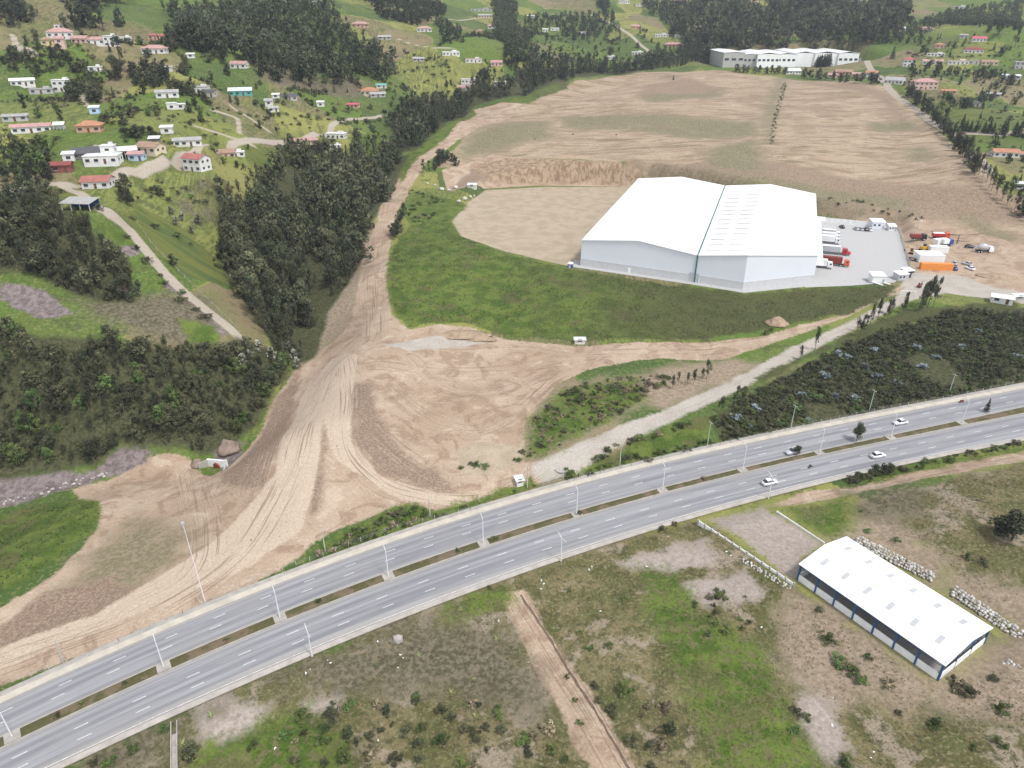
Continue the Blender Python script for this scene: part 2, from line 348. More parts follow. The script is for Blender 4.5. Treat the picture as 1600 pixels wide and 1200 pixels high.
# ------------------------------------------------------------------ land cover, outlined on the ground
LAND = dict(
 forest=[[(-60,500),(60,525),(200,545),(300,540),(335,565),(365,525),(420,545),(472,548),(430,610),(405,660),(370,690),(320,712),(260,700),(190,695),(150,728),(60,740),(-60,750)],
   [(-60,300),(60,305),(120,340),(170,385),(205,435),(215,475),(150,472),(60,432),(-60,430)],
   [(340,340),(420,285),(470,245),(560,245),(600,255),(640,240),(618,290),(590,330),(568,380),(545,445),(510,490),(492,560),(440,570),(400,500),(350,430)],
   [(610,200),(650,165),(720,145),(800,122),(880,106),(1060,86),(1100,100),(1000,111),(900,121),(820,150),(740,166),(690,200),(650,235),(620,240)],
   [(290,30),(420,15),(560,60),(612,110),(590,130),(520,130),(430,125),(360,105),(300,80)],
   [(-40,-20),(210,-20),(195,45),(110,46),(-40,30)],[(1050,60),(1100,20),(1250,5),(1410,15),(1400,66),(1300,70),(1130,77),(1110,100),(1060,90)],
   [(1110,655),(1200,600),(1330,535),(1480,485),(1660,480),(1660,596),(1400,638),(1250,668),(1130,692)]],
 dirt=[[(-80,1105),(0,1072),(100,1036),(200,1000),(310,948),(420,902),(470,868),(500,842),(560,815),(620,790),(680,798),(740,785),(800,765),(870,748),(905,735),(860,722),(820,722),(822,660),(870,600),(920,577),(1000,562),(1130,562),(1250,522),(1330,492),(1420,452),(1500,452),(1680,490),(1680,440),(1500,428),(1445,425),(1405,448),(1320,490),(1200,524),(1100,536),(900,541),(790,531),(740,512),(690,506),(640,516),(612,492),(605,440),(608,390),(620,335),(640,295),(668,252),(720,216),(800,182),(830,166),(785,160),(735,172),(700,212),(640,253),(610,300),(588,350),(566,400),(560,450),(545,510),(515,538),(478,560),(440,605),(415,655),(390,700),(330,745),(290,712),(230,712),(175,748),(110,765),(155,785),(155,825),(105,880),(60,915),(-80,1000)],
   [(690,265),(770,240),(860,250),(1005,270),(1000,292),(840,290),(750,290),(700,300)],
   [(1400,352),(1480,350),(1560,372),(1660,400),(1660,460),(1500,430),(1430,430),(1415,390)],
   [(788,928),(822,920),(850,975),(900,1050),(950,1120),(1000,1215),(925,1215),(870,1110),(828,1030),(798,960)],
   [(1190,795),(1260,768),(1330,762),(1400,742),(1500,722),(1680,690),(1680,708),(1500,738),(1400,758),(1300,780),(1240,790)],
   [(1105,815),(1195,792),(1285,845),(1262,880),(1245,905)],
   [(1300,850),(1380,800),(1440,850),(1480,900),(1600,930),(1680,970),(1680,1030),(1540,950),(1400,870)],
   [(1240,930),(1300,960),(1460,1075),(1600,1010),(1680,1050),(1680,1130),(1500,1110),(1380,1080),(1280,1100),(1230,1040)]],
 pale=[[(470,620),(520,560),(560,555),(548,620),(548,690),(590,740),(660,765),(740,780),(715,790),(640,785),(580,755),(520,715),(505,650),(500,720),(470,830),(400,880),(250,945),(60,1020),(-80,1080),(-80,1040),(150,960),(330,850),(430,740)]],
 brown=[[(549,600),(551,640),(556,695),(592,735),(650,760),(705,770),(690,740),(650,722),(615,685),(590,640),(580,600)],[(507,665),(511,700),(503,770),(487,812),(482,800),(494,720)],[(470,567),(430,622),(402,690),(352,738),(335,762),(410,765),(440,690),(458,630)],
   [(1010,132),(1080,120),(1130,140),(1090,150),(1000,152)],[(1230,128),(1330,130),(1390,150),(1420,190),(1400,195),(1370,150)],[(1000,278),(1140,285),(1275,305),(1275,330),(1400,345),(1560,350),(1680,360),(1680,330),(1500,290),(1200,255),(1050,255)],[(700,300),(760,285),(850,285),(800,262),(740,258)],[(60,935),(170,900),(230,930),(130,980),(0,1030),(-50,1020)]],
 field=[[(735,195),(800,166),(850,142),(900,126),(1000,113),(1120,109),(1215,121),(1330,126),(1400,141),(1440,186),(1500,231),(1560,291),(1620,345),(1680,440),(1560,375),(1480,355),(1430,348),(1280,333),(1270,300),(1140,285),(1000,272),(860,248),(790,248),(740,252),(700,262),(680,262),(720,222)]],
 sand=[[(706,345),(728,318),(760,297),(850,292),(1000,292),(1010,310),(905,410),(893,416),(790,393),(720,369)]],
 olive=[[(735,205),(800,190),(860,190),(866,214),(800,232),(730,246),(715,240)],[(870,180),(1000,178),(1180,190),(1190,212),(1090,218),(1000,205),(880,200)],[(1100,235),(1180,215),(1195,245),(1190,270),(1110,262)],[(1355,190),(1430,187),(1440,200),(1360,205)],[(1420,232),(1455,228),(1450,252),(1415,250)],[(1000,150),(1120,142),(1130,150),(1010,160)],[(1190,175),(1215,122),(1228,122),(1212,180),(1206,225),(1192,222)],
   [(150,850),(220,800),(300,830),(290,880),(200,930),(110,960),(60,960)],[(150,250),(1,1),(2,2)],
   [(1000,262),(1140,270),(1270,290),(1420,312),(1420,330),(1280,325),(1140,283)],[(1500,330),(1590,372),(1590,395),(1530,370)],[(1330,640),(1,2),(2,1)]],
 lush=[[(605,450),(609,392),(640,352),(700,342),(720,370),(790,397),(893,421),(1000,438),(1085,449),(1163,459),(1275,451),(1400,446),(1392,466),(1330,489),(1200,514),(1100,531),(900,534),(790,527),(740,507),(680,504),(640,512),(615,490)],
   [(-60,810),(90,783),(150,785),(157,805),(140,830),(90,872),(40,910),(-60,960)],[(795,160),(830,142),(890,126),(885,140),(825,163)],[(625,262),(640,240),(700,192),(738,169),(745,178),(700,213),(650,250),(625,290)],[(640,350),(625,330),(650,300),(700,310),(730,320),(705,345)],
   [(480,868),(520,842),(600,800),(655,785),(675,800),(690,797),(830,750),(840,760),(680,812),(560,852),(490,885)],[(820,715),(825,655),(880,605),(1000,590),(1010,620),(960,655),(890,690),(850,712)],[(905,738),(990,690),(1060,660),(1110,650),(1110,690),(1000,718),(930,740)],
   [(1000,885),(1060,895),(1095,960),(1185,1010),(1245,1130),(1300,1215),(1120,1215),(1060,1060),(1010,960)],[(1228,792),(1280,786),(1330,772),(1325,825),(1300,842),(1250,818)],[(1340,745),(1450,722),(1540,708),(1680,680),(1680,692),(1500,722),(1350,757)],[(320,1160),(400,1130),(480,1110),(560,1160),(560,1215),(280,1215)],[(690,940),(790,915),(800,940),(700,975)],[(280,500),(340,510),(340,545),(300,540)],[(150,370),(220,365),(225,385),(165,390)],[(540,215),(620,205),(620,235),(560,245)],[(1330,520),(1400,485),(1590,470),(1590,485),(1450,500),(1350,530),(1250,565),(1190,600),(1180,590)]],
 drylot=[[(90,1215),(300,1105),(500,1018),(700,935),(820,893),(1000,835),(1090,812),(1245,915),(1460,1080),(1680,1000),(1680,1230),(60,1230)],[(1330,790),(1500,745),(1680,712),(1680,960),(1540,940),(1440,850)]],
 scrub=[[(560,1000),(640,970),(740,975),(800,1000),(860,1090),(880,1130),(800,1110),(700,1080),(560,1080),(480,1060),(420,1080),(400,1050),(480,1030)],[(1330,770),(1440,760),(1440,790),(1390,810),(1330,800)],[(60,1215),(150,1170),(270,1120),(350,1110),(270,1150),(270,1215)],[(210,460),(330,470),(330,520),(280,545),(150,500),(130,470)],[(400,120),(460,118),(520,130),(590,135),(600,150),(520,150),(440,135)],[(290,310),(330,300),(360,310),(340,330),(290,330)]],
 pink=[[(1105,815),(1195,792),(1285,848),(1240,905)],[(960,880),(1060,850),(1100,850),(1120,880),(1040,900)],[(300,1100),(340,1090),(420,1100),(400,1150),(340,1180),(300,1150)],[(470,1100),(530,1085),(540,1100),(480,1125)],[(1130,1200),(1,1),(1,2)],[(1050,905),(1170,890),(1200,930),(1100,950)],[(1250,1060),(1300,1100),(1330,1200),(1290,1200),(1240,1110)]],
 gravel=[[(835,745),(830,728),(870,708),(960,668),(1050,636),(1130,601),(1230,546),(1330,501),(1400,463),(1420,447),(1405,447),(1425,425),(1500,430),(1560,450),(1680,475),(1680,490),(1560,468),(1480,458),(1420,470),(1340,512),(1260,553),(1190,592),(1090,640),(980,692),(905,740),(850,752)],[(600,541),(680,524),(760,535),(640,548)]],
 rock=[[(-60,800),(-60,752),(60,742),(105,735),(150,738),(190,694),(250,702),(225,722),(170,746),(110,762),(40,785)],[(330,700),(345,672),(380,690),(375,712),(350,735)],[(0,440),(60,450),(120,490),(60,500),(0,470)],[(255,440),(280,440),(345,510),(365,525),(340,525)],[(485,410),(503,405),(515,440),(510,500),(490,560),(478,560),(492,470)],[(170,385),(220,385),(218,400),(175,400)]],
 crop=[[(165,330),(215,320),(290,360),(370,430),(365,450),(280,430),(220,370)],[(370,240),(400,228),(470,235),(465,258),(390,265)],[(60,290),(110,285),(125,305),(80,315)],[(1400,150),(1440,160),(1600,180),(1600,195),(1480,195)]],
)
DITCH = [(813,930),(850,985),(890,1050),(935,1120),(985,1205),(1060,1330)]
PATHS = [([(-40,302),(40,294),(100,288),(190,270),(235,258),(255,250),(300,241),(360,233),(420,222),(500,214),(570,185),(600,180)],1.9),([(100,292),(130,305),(160,330),(200,355),(235,400),(280,450),(330,490),(375,530)],2.2),
  ([(20,55),(30,75),(55,88)],2.2),([(360,165),(380,178),(420,205)],1.6),([(330,172),(372,185),(374,208)],1.3),([(300,195),(330,205),(400,230)],.9),([(930,22),(970,45),(1020,85)],2.4),([(830,15),(930,25)],1.8),([(1340,95),(1390,140),(1430,170),(1480,205),(1500,215),(1520,240),(1545,270)],3.0),([(1500,208),(1560,210),(1680,220)],3.0),([(620,60),(680,75),(760,100)],1.4),
  ([(150,228),(156,234),(150,240)],1.2),([(1180,40),(1210,60),(1280,62)],1.6),([(100,135),(130,150),(135,165)],1.3),([(600,20),(700,30),(760,25)],1.5)]
TRACKS = [[(740,175),(700,213),(650,255),(614,310),(590,370),(580,430),(583,490),(575,540),(520,575),(485,640),(455,720),(420,800),(370,870),(250,950),(100,1010),(-60,1065)],
  [(560,550),(650,540),(800,540),(950,553),(1100,549),(1220,526),(1330,496),(1425,452)],[(540,560),(546,620),(545,690),(580,740),(640,770),(730,782),(810,762),(860,735)],
  [(850,740),(920,697),(1010,657),(1130,607),(1250,548),(1350,502),(1430,440),(1520,447),(1660,475)],[(560,645),(620,700),(690,748)],[(600,600),(660,650),(740,672),(810,640),(870,590),(930,570)],[(580,570),(680,580),(780,580),(880,565)],[(640,560),(700,610),(790,612),(850,590)],
  [(802,925),(850,995),(915,1090),(985,1210)],[(1200,795),(1300,771),(1400,750),(1500,730),(1660,700)],[(300,740),(320,830),(300,900),(200,960)],[(400,760),(420,700),(450,640)],
  [(740,205),(870,182),(1000,173),(1200,171),(1400,185)],[(1228,228),(1340,240),(1440,262)],[(1230,150),(1320,160),(1410,185)],[(830,200),(960,195),(1080,205),(1180,228)]]
LAND['lotgreen'] = [LAND['lush'][i] for i in (8, 9, 11, 12)]; LAND['lush'] = [q for i, q in enumerate(LAND['lush']) if i not in (8, 9, 11, 12)]
LAND['lotdirt'] = LAND['dirt'][-2:]; LAND['dirt'] = LAND['dirt'][:-3]
LAND['lotgreen'] += [LAND['lush'][6]]; LAND['lotdirt'] += [LAND['lush'].pop(6), [(1000,590),(1060,575),(1150,565),(1180,570),(1130,598),(1040,632),(1000,620)], [(596,345),(580,385),(566,420),(558,470),(540,512),(500,548),(474,562),(492,528),(515,480),(545,420),(575,360)]]
LAND['fieldbrown'] = LAND['brown'][3:6]; LAND['brown'] = LAND['brown'][:3]+LAND['brown'][6:]
LAND['dirtolive'] = [LAND['olive'][7]]; LAND['olive'] = LAND['olive'][:7]+LAND['olive'][9:11]
LAND['cut'] = [[(735,258),(790,247),(870,249),(1000,270),(1010,290),(860,284),(760,284)]]
LAND['sand'] += [[(715,705),(760,690),(822,700),(815,722),(780,737),(720,742)]]
LAND['drylot'] += [[(60,1222),(1690,1222),(2100,1650),(-500,1650)], [(1660,700),(2000,640),(2100,1230),(1660,1230)], [(90,1205),(60,1240),(-300,1450),(-500,1500),(-100,1290)]]; LAND['lotgreen'] += [[(1120,1205),(1300,1205),(1520,1500),(1280,1560)], [(280,1205),(560,1205),(520,1330),(200,1330)]]; LAND['dirt'] += [[(925,1205),(1002,1205),(1150,1480),(1040,1500)]]
nV = len(XF); VIS = (YF > 0) & (YF < 1180) & (np.abs(XF) < 0.86*YF+80)
vi = np.where(VIS)[0]; vx, vy = XF[vi], YF[vi]
ATT = {}
for cls, polys in LAND.items():
    if cls == 'forest': polys = [q for i, q in enumerate(polys) if i not in (4, 5, 6)]
    d = np.full(len(vi), -30.0)
    for P in polys:
        if max(p[1] for p in P) < 5 or min(p[0] for p in P) == 1: continue
        d = np.maximum(d, poly_sdf(vx, vy, at(P), 30.0))
    a = np.full(nV, -30.0); a[vi] = d; ATT[cls] = a
d = np.full(len(vi), -30.0)
for P, hw in PATHS:
    dd, _, _ = line_sdf(vx, vy, at(P), 30.0); d = np.maximum(d, hw-dd)
a = np.full(nV, -30.0); a[vi] = d; ATT['path'] = a
dd, _, _ = line_sdf(vx, vy, at(DITCH), 30.0); a = np.full(nV, -30.0); a[vi] = .55-dd; ATT['ditch'] = a
fr_ = np.random.default_rng(5); sx_, sy_ = np.meshgrid(np.arange(-700, 900, 42.0), np.arange(150, 1200, 50.0)); SEED = np.c_[sx_.ravel(), sy_.ravel()]+fr_.uniform(-19, 19, (sx_.size, 2)); FCOL = fr_.random((len(SEED), 3))
def nearest_fields(x, y):                # the two nearest field centres of each point, along a gently bent grid
    x = x+9*vnoise(x, y, 45, 31); y = y+9*vnoise(x, y, 45, 32); i1 = np.empty(len(x), int); gap = np.empty(len(x))
    for i in range(0, len(x), 8000):
        d = (x[i:i+8000, None]-SEED[None, :, 0])**2+(y[i:i+8000, None]-SEED[None, :, 1])**2; k2 = np.argpartition(d, 1, axis=1)[:, :2]; v2 = np.sqrt(np.take_along_axis(d, k2, 1)); f = np.argmin(v2, 1)
        i1[i:i+8000] = k2[np.arange(len(f)), f]; gap[i:i+8000] = np.abs(v2[:, 0]-v2[:, 1])
    return i1, gap
fi, _ = nearest_fields(vx, vy)
for n_, nm in enumerate(('field_a', 'field_b', 'field_c')): a = np.full(nV, .5); a[vi] = FCOL[fi, n_]; ATT[nm] = a
td = np.full(len(vi), 30.0); tu = np.zeros(len(vi)); ts = np.zeros(len(vi))
def spline(P, n=6):                     # Catmull-Rom through plan points
    P = np.asarray(P, float); Q = np.vstack([2*P[0]-P[1], P, 2*P[-1]-P[-2]]); out = []
    for i in range(1, len(Q)-2):
        for t in np.linspace(0, 1, n, endpoint=False):
            a, b, c, e = Q[i-1], Q[i], Q[i+1], Q[i+2]
            out.append(.5*(2*b+(c-a)*t+(2*a-5*b+4*c-e)*t*t+(3*b-a-3*c+e)*t**3))
    out.append(P[-1]); return np.array(out)
for i, P in enumerate(TRACKS):
    d_, u_, s_ = line_sdf(vx, vy, spline(at(P)), 30.0); k = d_ < td
    td[k] = d_[k]; tu[k] = u_[k]+i*37.0; ts[k] = s_[k]+i*91.0
for nm, q, df in (('tdist', td, 30.0), ('tacross', tu, 0.0), ('talong', ts, 0.0)):
    a = np.full(nV, df); a[vi] = q; ATT[nm] = a
def cls_at(cls, x, y): return bil(GX, GY, ATT[cls].reshape(XX.shape), np.atleast_1d(x), np.atleast_1d(y))
# wheel ruts pressed into the dirt, and a little roughness on disturbed earth
ZF = ZF-.35*sstep(-2.2, .2, ATT['ditch'])
soft = (ATT['dirt'] > 0) & (ATT['tdist'] < 4)
ZF = ZF - np.where(soft, 0.06*np.cos(np.clip(ATT['tdist'], 0, 4)*math.pi/1.6), 0)
ZF = ZF + np.where(ATT['brown'] > 0, .10*vnoise(XF, YF, 2.1, 9), 0)

# ------------------------------------------------------------------ ground material
g = NB('ground_cover'); P = g.pos()
nb = g.noise(P, .035, 4); nm_ = g.noise(P, .16, 4); nf = g.noise(P, .9, 4, .6); nff = g.noise(P, 3.2, 3, .6)
streak = g.noise(g.scl(P, .022, .20, .05), 1.0, 6, .68, .8)
edge = g.mth('ADD', g.mth('MULTIPLY', g.mth('SUBTRACT', nm_, .5), 7.0), g.mth('MULTIPLY', g.mth('SUBTRACT', nf, .5), 4.0))
def mask(cls, amp=1.0, w_=.8, off=0.0): return g.ss(g.mth('ADD', g.mth('ADD', g.att(cls), off), g.mth('MULTIPLY', edge, amp)), -w_, w_)
fa, fb, fc = g.att('field_a'), g.att('field_b'), g.att('field_c')
past = g.mix(g.ss(fa, .35, .65), (.095, .150, .026), (.235, .235, .068))
past = g.mix(g.ss(fb, .74, .80), past, (.21, .165, .095)); past = g.mix(g.ss(fb, .24, .18), past, (.062, .105, .024))
rows_ = g.noise(g.scl(P, .9, .12, 0), 1.0, 2, .5); past = g.mix(g.mth('MULTIPLY', g.mth('MULTIPLY', g.ss(fc, .68, .74), g.ss(rows_, .46, .54)), .6), past, (.06, .085, .022))
past = g.mix(g.mth('MULTIPLY', g.ss(nb, .45, .62), .5), past, g.mix(nf, (.075, .115, .026), (.165, .18, .055)))
past = g.mix(g.mth('MULTIPLY', g.ss(nm_, .54, .62), .6), past, (.058, .076, .027))
past = g.mix(g.mth('MULTIPLY', g.ss(nf, .53, .62), .45), past, (.24, .225, .10)); past = g.mix(g.mth('MULTIPLY', g.ss(nf, .44, .36), .4), past, (.055, .075, .024))
c = past
def lay(cls, colour, amp=1.0, w_=.8, off=0.0):
    global c
    c = g.mix(mask(cls, amp, w_, off), c, colour)
ng = g.noise(P, .55, 6, .68, .3); nh = g.noise(P, 1.5, 6, .72); nl = g.noise(P, .085, 6, .62, .5)
lot = g.mix(g.ss(nm_, .42, .56), (.10, .096, .036), (.175, .145, .072)); lot = g.mix(g.mth('MULTIPLY', g.ss(nl, .53, .60), .85), lot, g.mix(nh, (.36, .295, .225), (.26, .205, .15)))
lot = g.mix(g.mth('MULTIPLY', g.ss(nl, .47, .41), .6), lot, (.09, .105, .034)); lot = g.mix(g.mth('MULTIPLY', g.ss(ng, .52, .59), .75), lot, (.066, .068, .030)); lot = g.mix(g.mth('MULTIPLY', g.ss(nh, .53, .60), .7), lot, (.235, .205, .12)); lot = g.mix(g.mth('MULTIPLY', g.ss(nh, .44, .38), .6), lot, (.07, .068, .032))
lay('drylot', lot, 1, 1.5)
lay('crop', g.mix(g.ss(streak, .4, .6), (.13, .14, .035), (.075, .105, .03)), .3)
fld = g.mix(g.ss(nf, .3, .7), (.425, .33, .235), (.34, .255, .175)); fld = g.mix(g.mth('MULTIPLY', g.ss(streak, .50, .62), .85), fld, g.mix(nm_, (.20, .145, .095), (.165, .14, .075)))
fld = g.mix(g.mth('MULTIPLY', g.ss(nb, .5, .66), .6), fld, (.23, .17, .115)); fld = g.mix(g.mth('MULTIPLY', g.ss(nff, .6, .75), .65), fld, (.115, .09, .055))
ns = g.noise(g.scl(P, .045, .16, .05), 1.0, 8, .72, 1.0); fld = g.mix(g.mth('MULTIPLY', g.ss(ns, .52, .58), .6), fld, (.215, .15, .092)); fld = g.mix(g.mth('MULTIPLY', g.ss(ns, .44, .39), .5), fld, (.475, .375, .27)); fld = g.mix(g.mth('MULTIPLY', g.ss(ng, .56, .63), .5), fld, (.15, .125, .07))
lay('field', fld, .8, 1.2)
lay('fieldbrown', g.mix(g.ss(nf, .35, .65), (.20, .14, .095), (.31, .235, .165)), 2.2, 6.0)
lay('olive', g.mix(g.ss(nf, .4, .6), (.145, .14, .07), (.25, .205, .135)), 3.0, 9.0)
dirt = g.mix(g.ss(nb, .35, .65), (.425, .325, .24), (.35, .255, .18))
nd = g.noise(g.scl(P, 1, 1, .3), .11, 8, .66, 1.2); dirt = g.mix(g.mth('MULTIPLY', g.ss(nd, .50, .60), .75), dirt, (.26, .178, .122)); dirt = g.mix(g.mth('MULTIPLY', g.ss(nd, .43, .37), .6), dirt, (.50, .405, .31))
dirt = g.mix(g.mth('MULTIPLY', g.ss(nf, .52, .72), .45), dirt, (.475, .38, .29))
dirt = g.mix(g.mth('MULTIPLY', g.ss(nff, .58, .74), .3), dirt, (.20, .15, .11))
lay('lotdirt', g.mix(g.ss(nf, .38, .62), g.mix(nm_, (.36, .285, .215), (.28, .215, .155)), (.225, .18, .12)), 2.0, 4.0, 2.0)
lay('dirt', dirt, .45, .5)
lay('dirtolive', g.mix(g.ss(nf, .38, .62), (.175, .155, .09), (.27, .215, .145)), 2.0, 6.0)
lay('sand', g.mix(g.ss(nm_, .4, .62), (.41, .335, .245), (.35, .285, .20)), .5)
lay('brown', g.mix(g.ss(nh, .4, .62), (.20, .14, .10), (.31, .23, .17)), 1.0, 1.6)
cutn = g.noise(g.scl(P, .35, .35, .12), 1.0, 7, .72, .6); lay('cut', g.mix(g.ss(cutn, .42, .58), g.mix(nh, (.19, .13, .085), (.25, .17, .105)), g.mix(nf, (.40, .28, .17), (.34, .26, .20))), .6, 1.5)
lay('pale', g.mix(nf, (.445, .35, .265), (.505, .41, .315)), .35, .6)
lay('pink', g.mix(g.ss(nf, .35, .65), (.36, .31, .27), (.29, .24, .205)), 1.3, 1.4)
# wheel tracks: streaks that run along the lines people drive
tv = g.vec(g.mth('MULTIPLY', g.att('tacross'), 2.1), g.mth('MULTIPLY', g.att('talong'), .035))
tn = g.noise(tv, 1.0, 3, .6)
tm = g.mth('MULTIPLY', g.ss(g.att('tdist'), 7.5, 2.0), g.ss(g.mth('MAXIMUM', g.mth('MAXIMUM', g.att('dirt'), g.att('field')), g.att('gravel')), -1, 1))
c = g.mix(g.mth('MULTIPLY', tm, g.mth('MULTIPLY', g.ss(tn, .54, .63), .8)), c, (.21, .15, .105))
c = g.mix(g.mth('MULTIPLY', tm, g.mth('MULTIPLY', g.ss(tn, .46, .36), .45)), c, (.45, .355, .27))
lay('rock', g.mix(g.ss(g.noise(g.scl(P, 1, 1, 1), .5, 5, .7), .4, .6), (.235, .19, .185), (.13, .105, .10)), .8)
lay('gravel', g.mix(g.ss(nm_, .35, .65), (.375, .335, .285), (.425, .385, .335)), .5, .9)
c = g.mix(g.mth('MULTIPLY', g.mth('MULTIPLY', tm, g.ss(tn, .53, .7)), g.mth('MULTIPLY', mask('gravel', .3, .5), .35)), c, (.25, .21, .175))
lay('scrub', g.mix(g.ss(nf, .4, .6), (.082, .072, .045), (.165, .14, .095)), 2.6, 6.0)
lush = g.mix(g.ss(nm_, .40, .58), (.058, .102, .014), (.115, .155, .030))
lush = g.mix(g.mth('MULTIPLY', g.ss(ng, .52, .60), .7), lush, (.070, .078, .028)); lush = g.mix(g.mth('MULTIPLY', g.ss(nl, .54, .62), .65), lush, g.mix(nh, (.13, .105, .05), (.085, .085, .034)))
lush = g.mix(g.mth('MULTIPLY', g.ss(nh, .54, .62), .45), lush, (.155, .17, .05)); lush = g.mix(g.mth('MULTIPLY', g.ss(nh, .44, .37), .55), lush, (.045, .062, .017))
lay('lotgreen', g.mix(g.ss(ng, .5, .6), lush, (.135, .13, .055)), 1.5, 2.5)
sx = g.n('SeparateXYZ'); g.put(sx.inputs[0], P)
dryer = g.mth('MULTIPLY', g.ss(g.mth('ADD', sx.outputs[0], g.mth('MULTIPLY', g.mth('SUBTRACT', nb, .5), 110.0)), -10, 75), g.ss(sx.outputs[1], 200, 215))
lush = g.mix(g.mth('MULTIPLY', dryer, .8), lush, g.mix(g.ss(nh, .40, .60), (.040, .050, .018), (.088, .078, .038)))
lay('lush', lush, 1.2, 1.3)
lay('path', g.mix(nf, (.33, .28, .22), (.40, .35, .29)), .12, .5)
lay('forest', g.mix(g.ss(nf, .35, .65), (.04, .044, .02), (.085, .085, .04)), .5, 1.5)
grain = g.noise(P, 1.9, 8, .78); spk = g.noise(P, 5.5, 3, .7)
gm = g.mth('ADD', g.ss(grain, .28, .74, .78, 1.18), g.mth('MULTIPLY', g.mth('SUBTRACT', spk, .5), .35))
gmx = g.n('VectorMath', operation='SCALE'); g.put(gmx.inputs[0], c); g.put(gmx.inputs['Scale'], gm); g.col(gmx.outputs[0])
bh = g.mth('ADD', g.mth('MULTIPLY', nf, .6), g.mth('MULTIPLY', nff, .25)); g.bump(bh, .55, .5)
me = bpy.data.meshes.new('ground'); nx_, ny_ = len(GX), len(GY)
V = np.c_[XF, YF, ZF]; ix = np.arange(nx_*ny_).reshape(ny_, nx_)
F = np.stack([ix[:-1, :-1], ix[:-1, 1:], ix[1:, 1:], ix[1:, :-1]], -1).reshape(-1, 4)
def np_mesh(name, V, F, smooth=False):
    me = bpy.data.meshes.new(name); V = np.asarray(V, np.float32); F = np.asarray(F, np.int32); k = F.shape[1]
    me.vertices.add(len(V)); me.vertices.foreach_set('co', V.ravel()); me.loops.add(F.size); me.loops.foreach_set('vertex_index', F.ravel())
    me.polygons.add(len(F)); me.polygons.foreach_set('loop_start', np.arange(0, F.size, k, dtype=np.int32))
    if smooth: me.polygons.foreach_set('use_smooth', np.ones(len(F), bool))
    me.update(calc_edges=True); return me
me = np_mesh('ground', V, F, True)
for k_, a in ATT.items():
    q = me.attributes.new(k_, 'FLOAT', 'POINT'); q.data.foreach_set('value', a.astype(np.float32))
me.materials.append(g.m)
ground = bpy.data.objects.new('ground', me); C.objects.link(ground); ground['kind'] = 'structure'
ground['label'] = 'graded earth, grass and pasture of the valley floor and hillsides'

# ------------------------------------------------------------------ mesh helpers
class MB:
    def __init__(s): s.V = []; s.F = []
    def add(s, vs, fs):
        o = len(s.V); s.V += [tuple(v) for v in vs]; s.F += [tuple(i+o for i in f) for f in fs]; return s
    def quad(s, *p): return s.add(p, [tuple(range(len(p)))])
    def box(s, c, d, rz=0.0, top=1.0):
        cs, sn = math.cos(rz), math.sin(rz); vs = []
        for z in (-.5, .5):
            k = top if z > 0 else 1
            for x, y in ((-.5, -.5), (.5, -.5), (.5, .5), (-.5, .5)):
                X, Y = x*d[0]*k, y*d[1]*k; vs.append((c[0]+X*cs-Y*sn, c[1]+X*sn+Y*cs, c[2]+z*d[2]))
        return s.add(vs, [(0, 3, 2, 1), (4, 5, 6, 7), (0, 1, 5, 4), (1, 2, 6, 5), (2, 3, 7, 6), (3, 0, 4, 7)])
    def tube(s, a, b, r0, r1=None, n=6, cap=True):
        a, b = Vector(a), Vector(b); r1 = r0 if r1 is None else r1; d = (b-a).normalized()
        e = d.orthogonal().normalized(); f = d.cross(e); vs = []
        for p, r in ((a, r0), (b, r1)):
            for i in range(n):
                t = 2*math.pi*i/n; vs.append(p+e*r*math.cos(t)+f*r*math.sin(t))
        fs = [(i, (i+1) % n, n+(i+1) % n, n+i) for i in range(n)]
        if cap: fs += [tuple(range(n-1, -1, -1)), tuple(range(n, 2*n))]
        return s.add(vs, fs)
    def prism(s, pts, z0, z1):          # vertical prism over a plan outline (counter-clockwise)
        n = len(pts); vs = [(p[0], p[1], z0) for p in pts]+[(p[0], p[1], z1) for p in pts]
        return s.add(vs, [tuple(range(n-1, -1, -1)), tuple(range(n, 2*n))]+[(i, (i+1) % n, n+(i+1) % n, n+i) for i in range(n)])
    def prof(s, pts, y0, y1):           # side outline (x,z) swept across y
        n = len(pts); vs = [(p[0], y0, p[1]) for p in pts]+[(p[0], y1, p[1]) for p in pts]
        return s.add(vs, [tuple(range(n)), tuple(range(2*n-1, n-1, -1))]+[(i, n+i, n+(i+1) % n, (i+1) % n) for i in range(n)])
    def mesh(s, name, mat=None):
        me = bpy.data.meshes.new(name); me.from_pydata(s.V, [], s.F); bm = bmesh.new(); bm.from_mesh(me)
        bmesh.ops.recalc_face_normals(bm, faces=bm.faces); bm.to_mesh(me); bm.free()
        if mat: me.materials.append(mat)
        return me
    def build(s, name, mat, parent=None, smooth=False):
        me = s.mesh(name, mat)
        if smooth: me.polygons.foreach_set('use_smooth', [True]*len(me.polygons))
        return link(name, me, parent)
def link(name, me, parent=None):
    o = bpy.data.objects.new(name, me); C.objects.link(o)
    if parent is not None: o.parent = parent
    return o
def tag(o, label=None, cat=None, group=None, kind=None):
    for k, v in (('label', label), ('category', cat), ('group', group), ('kind', kind)):
        if v: o[k] = v
    return o
def thing(name, label, cat, loc=(0, 0, 0), rz=0.0, group=None):
    o = bpy.data.objects.new(name, None); C.objects.link(o); o.empty_display_size = .5
    o.location = tuple(float(q) for q in loc); o.rotation_euler = (0, 0, rz); return tag(o, label, cat, group)
def copy_tree(o, parent=None):
    c = o.copy(); C.objects.link(c); c.parent = parent
    for ch in o.children: copy_tree(ch, c)
    return c
def struct(name, mb, mat, label=None, parent=None):
    o = mb.build(name, mat, parent)
    if parent is None: o['kind'] = 'structure'
    if label: o['label'] = label
    return o

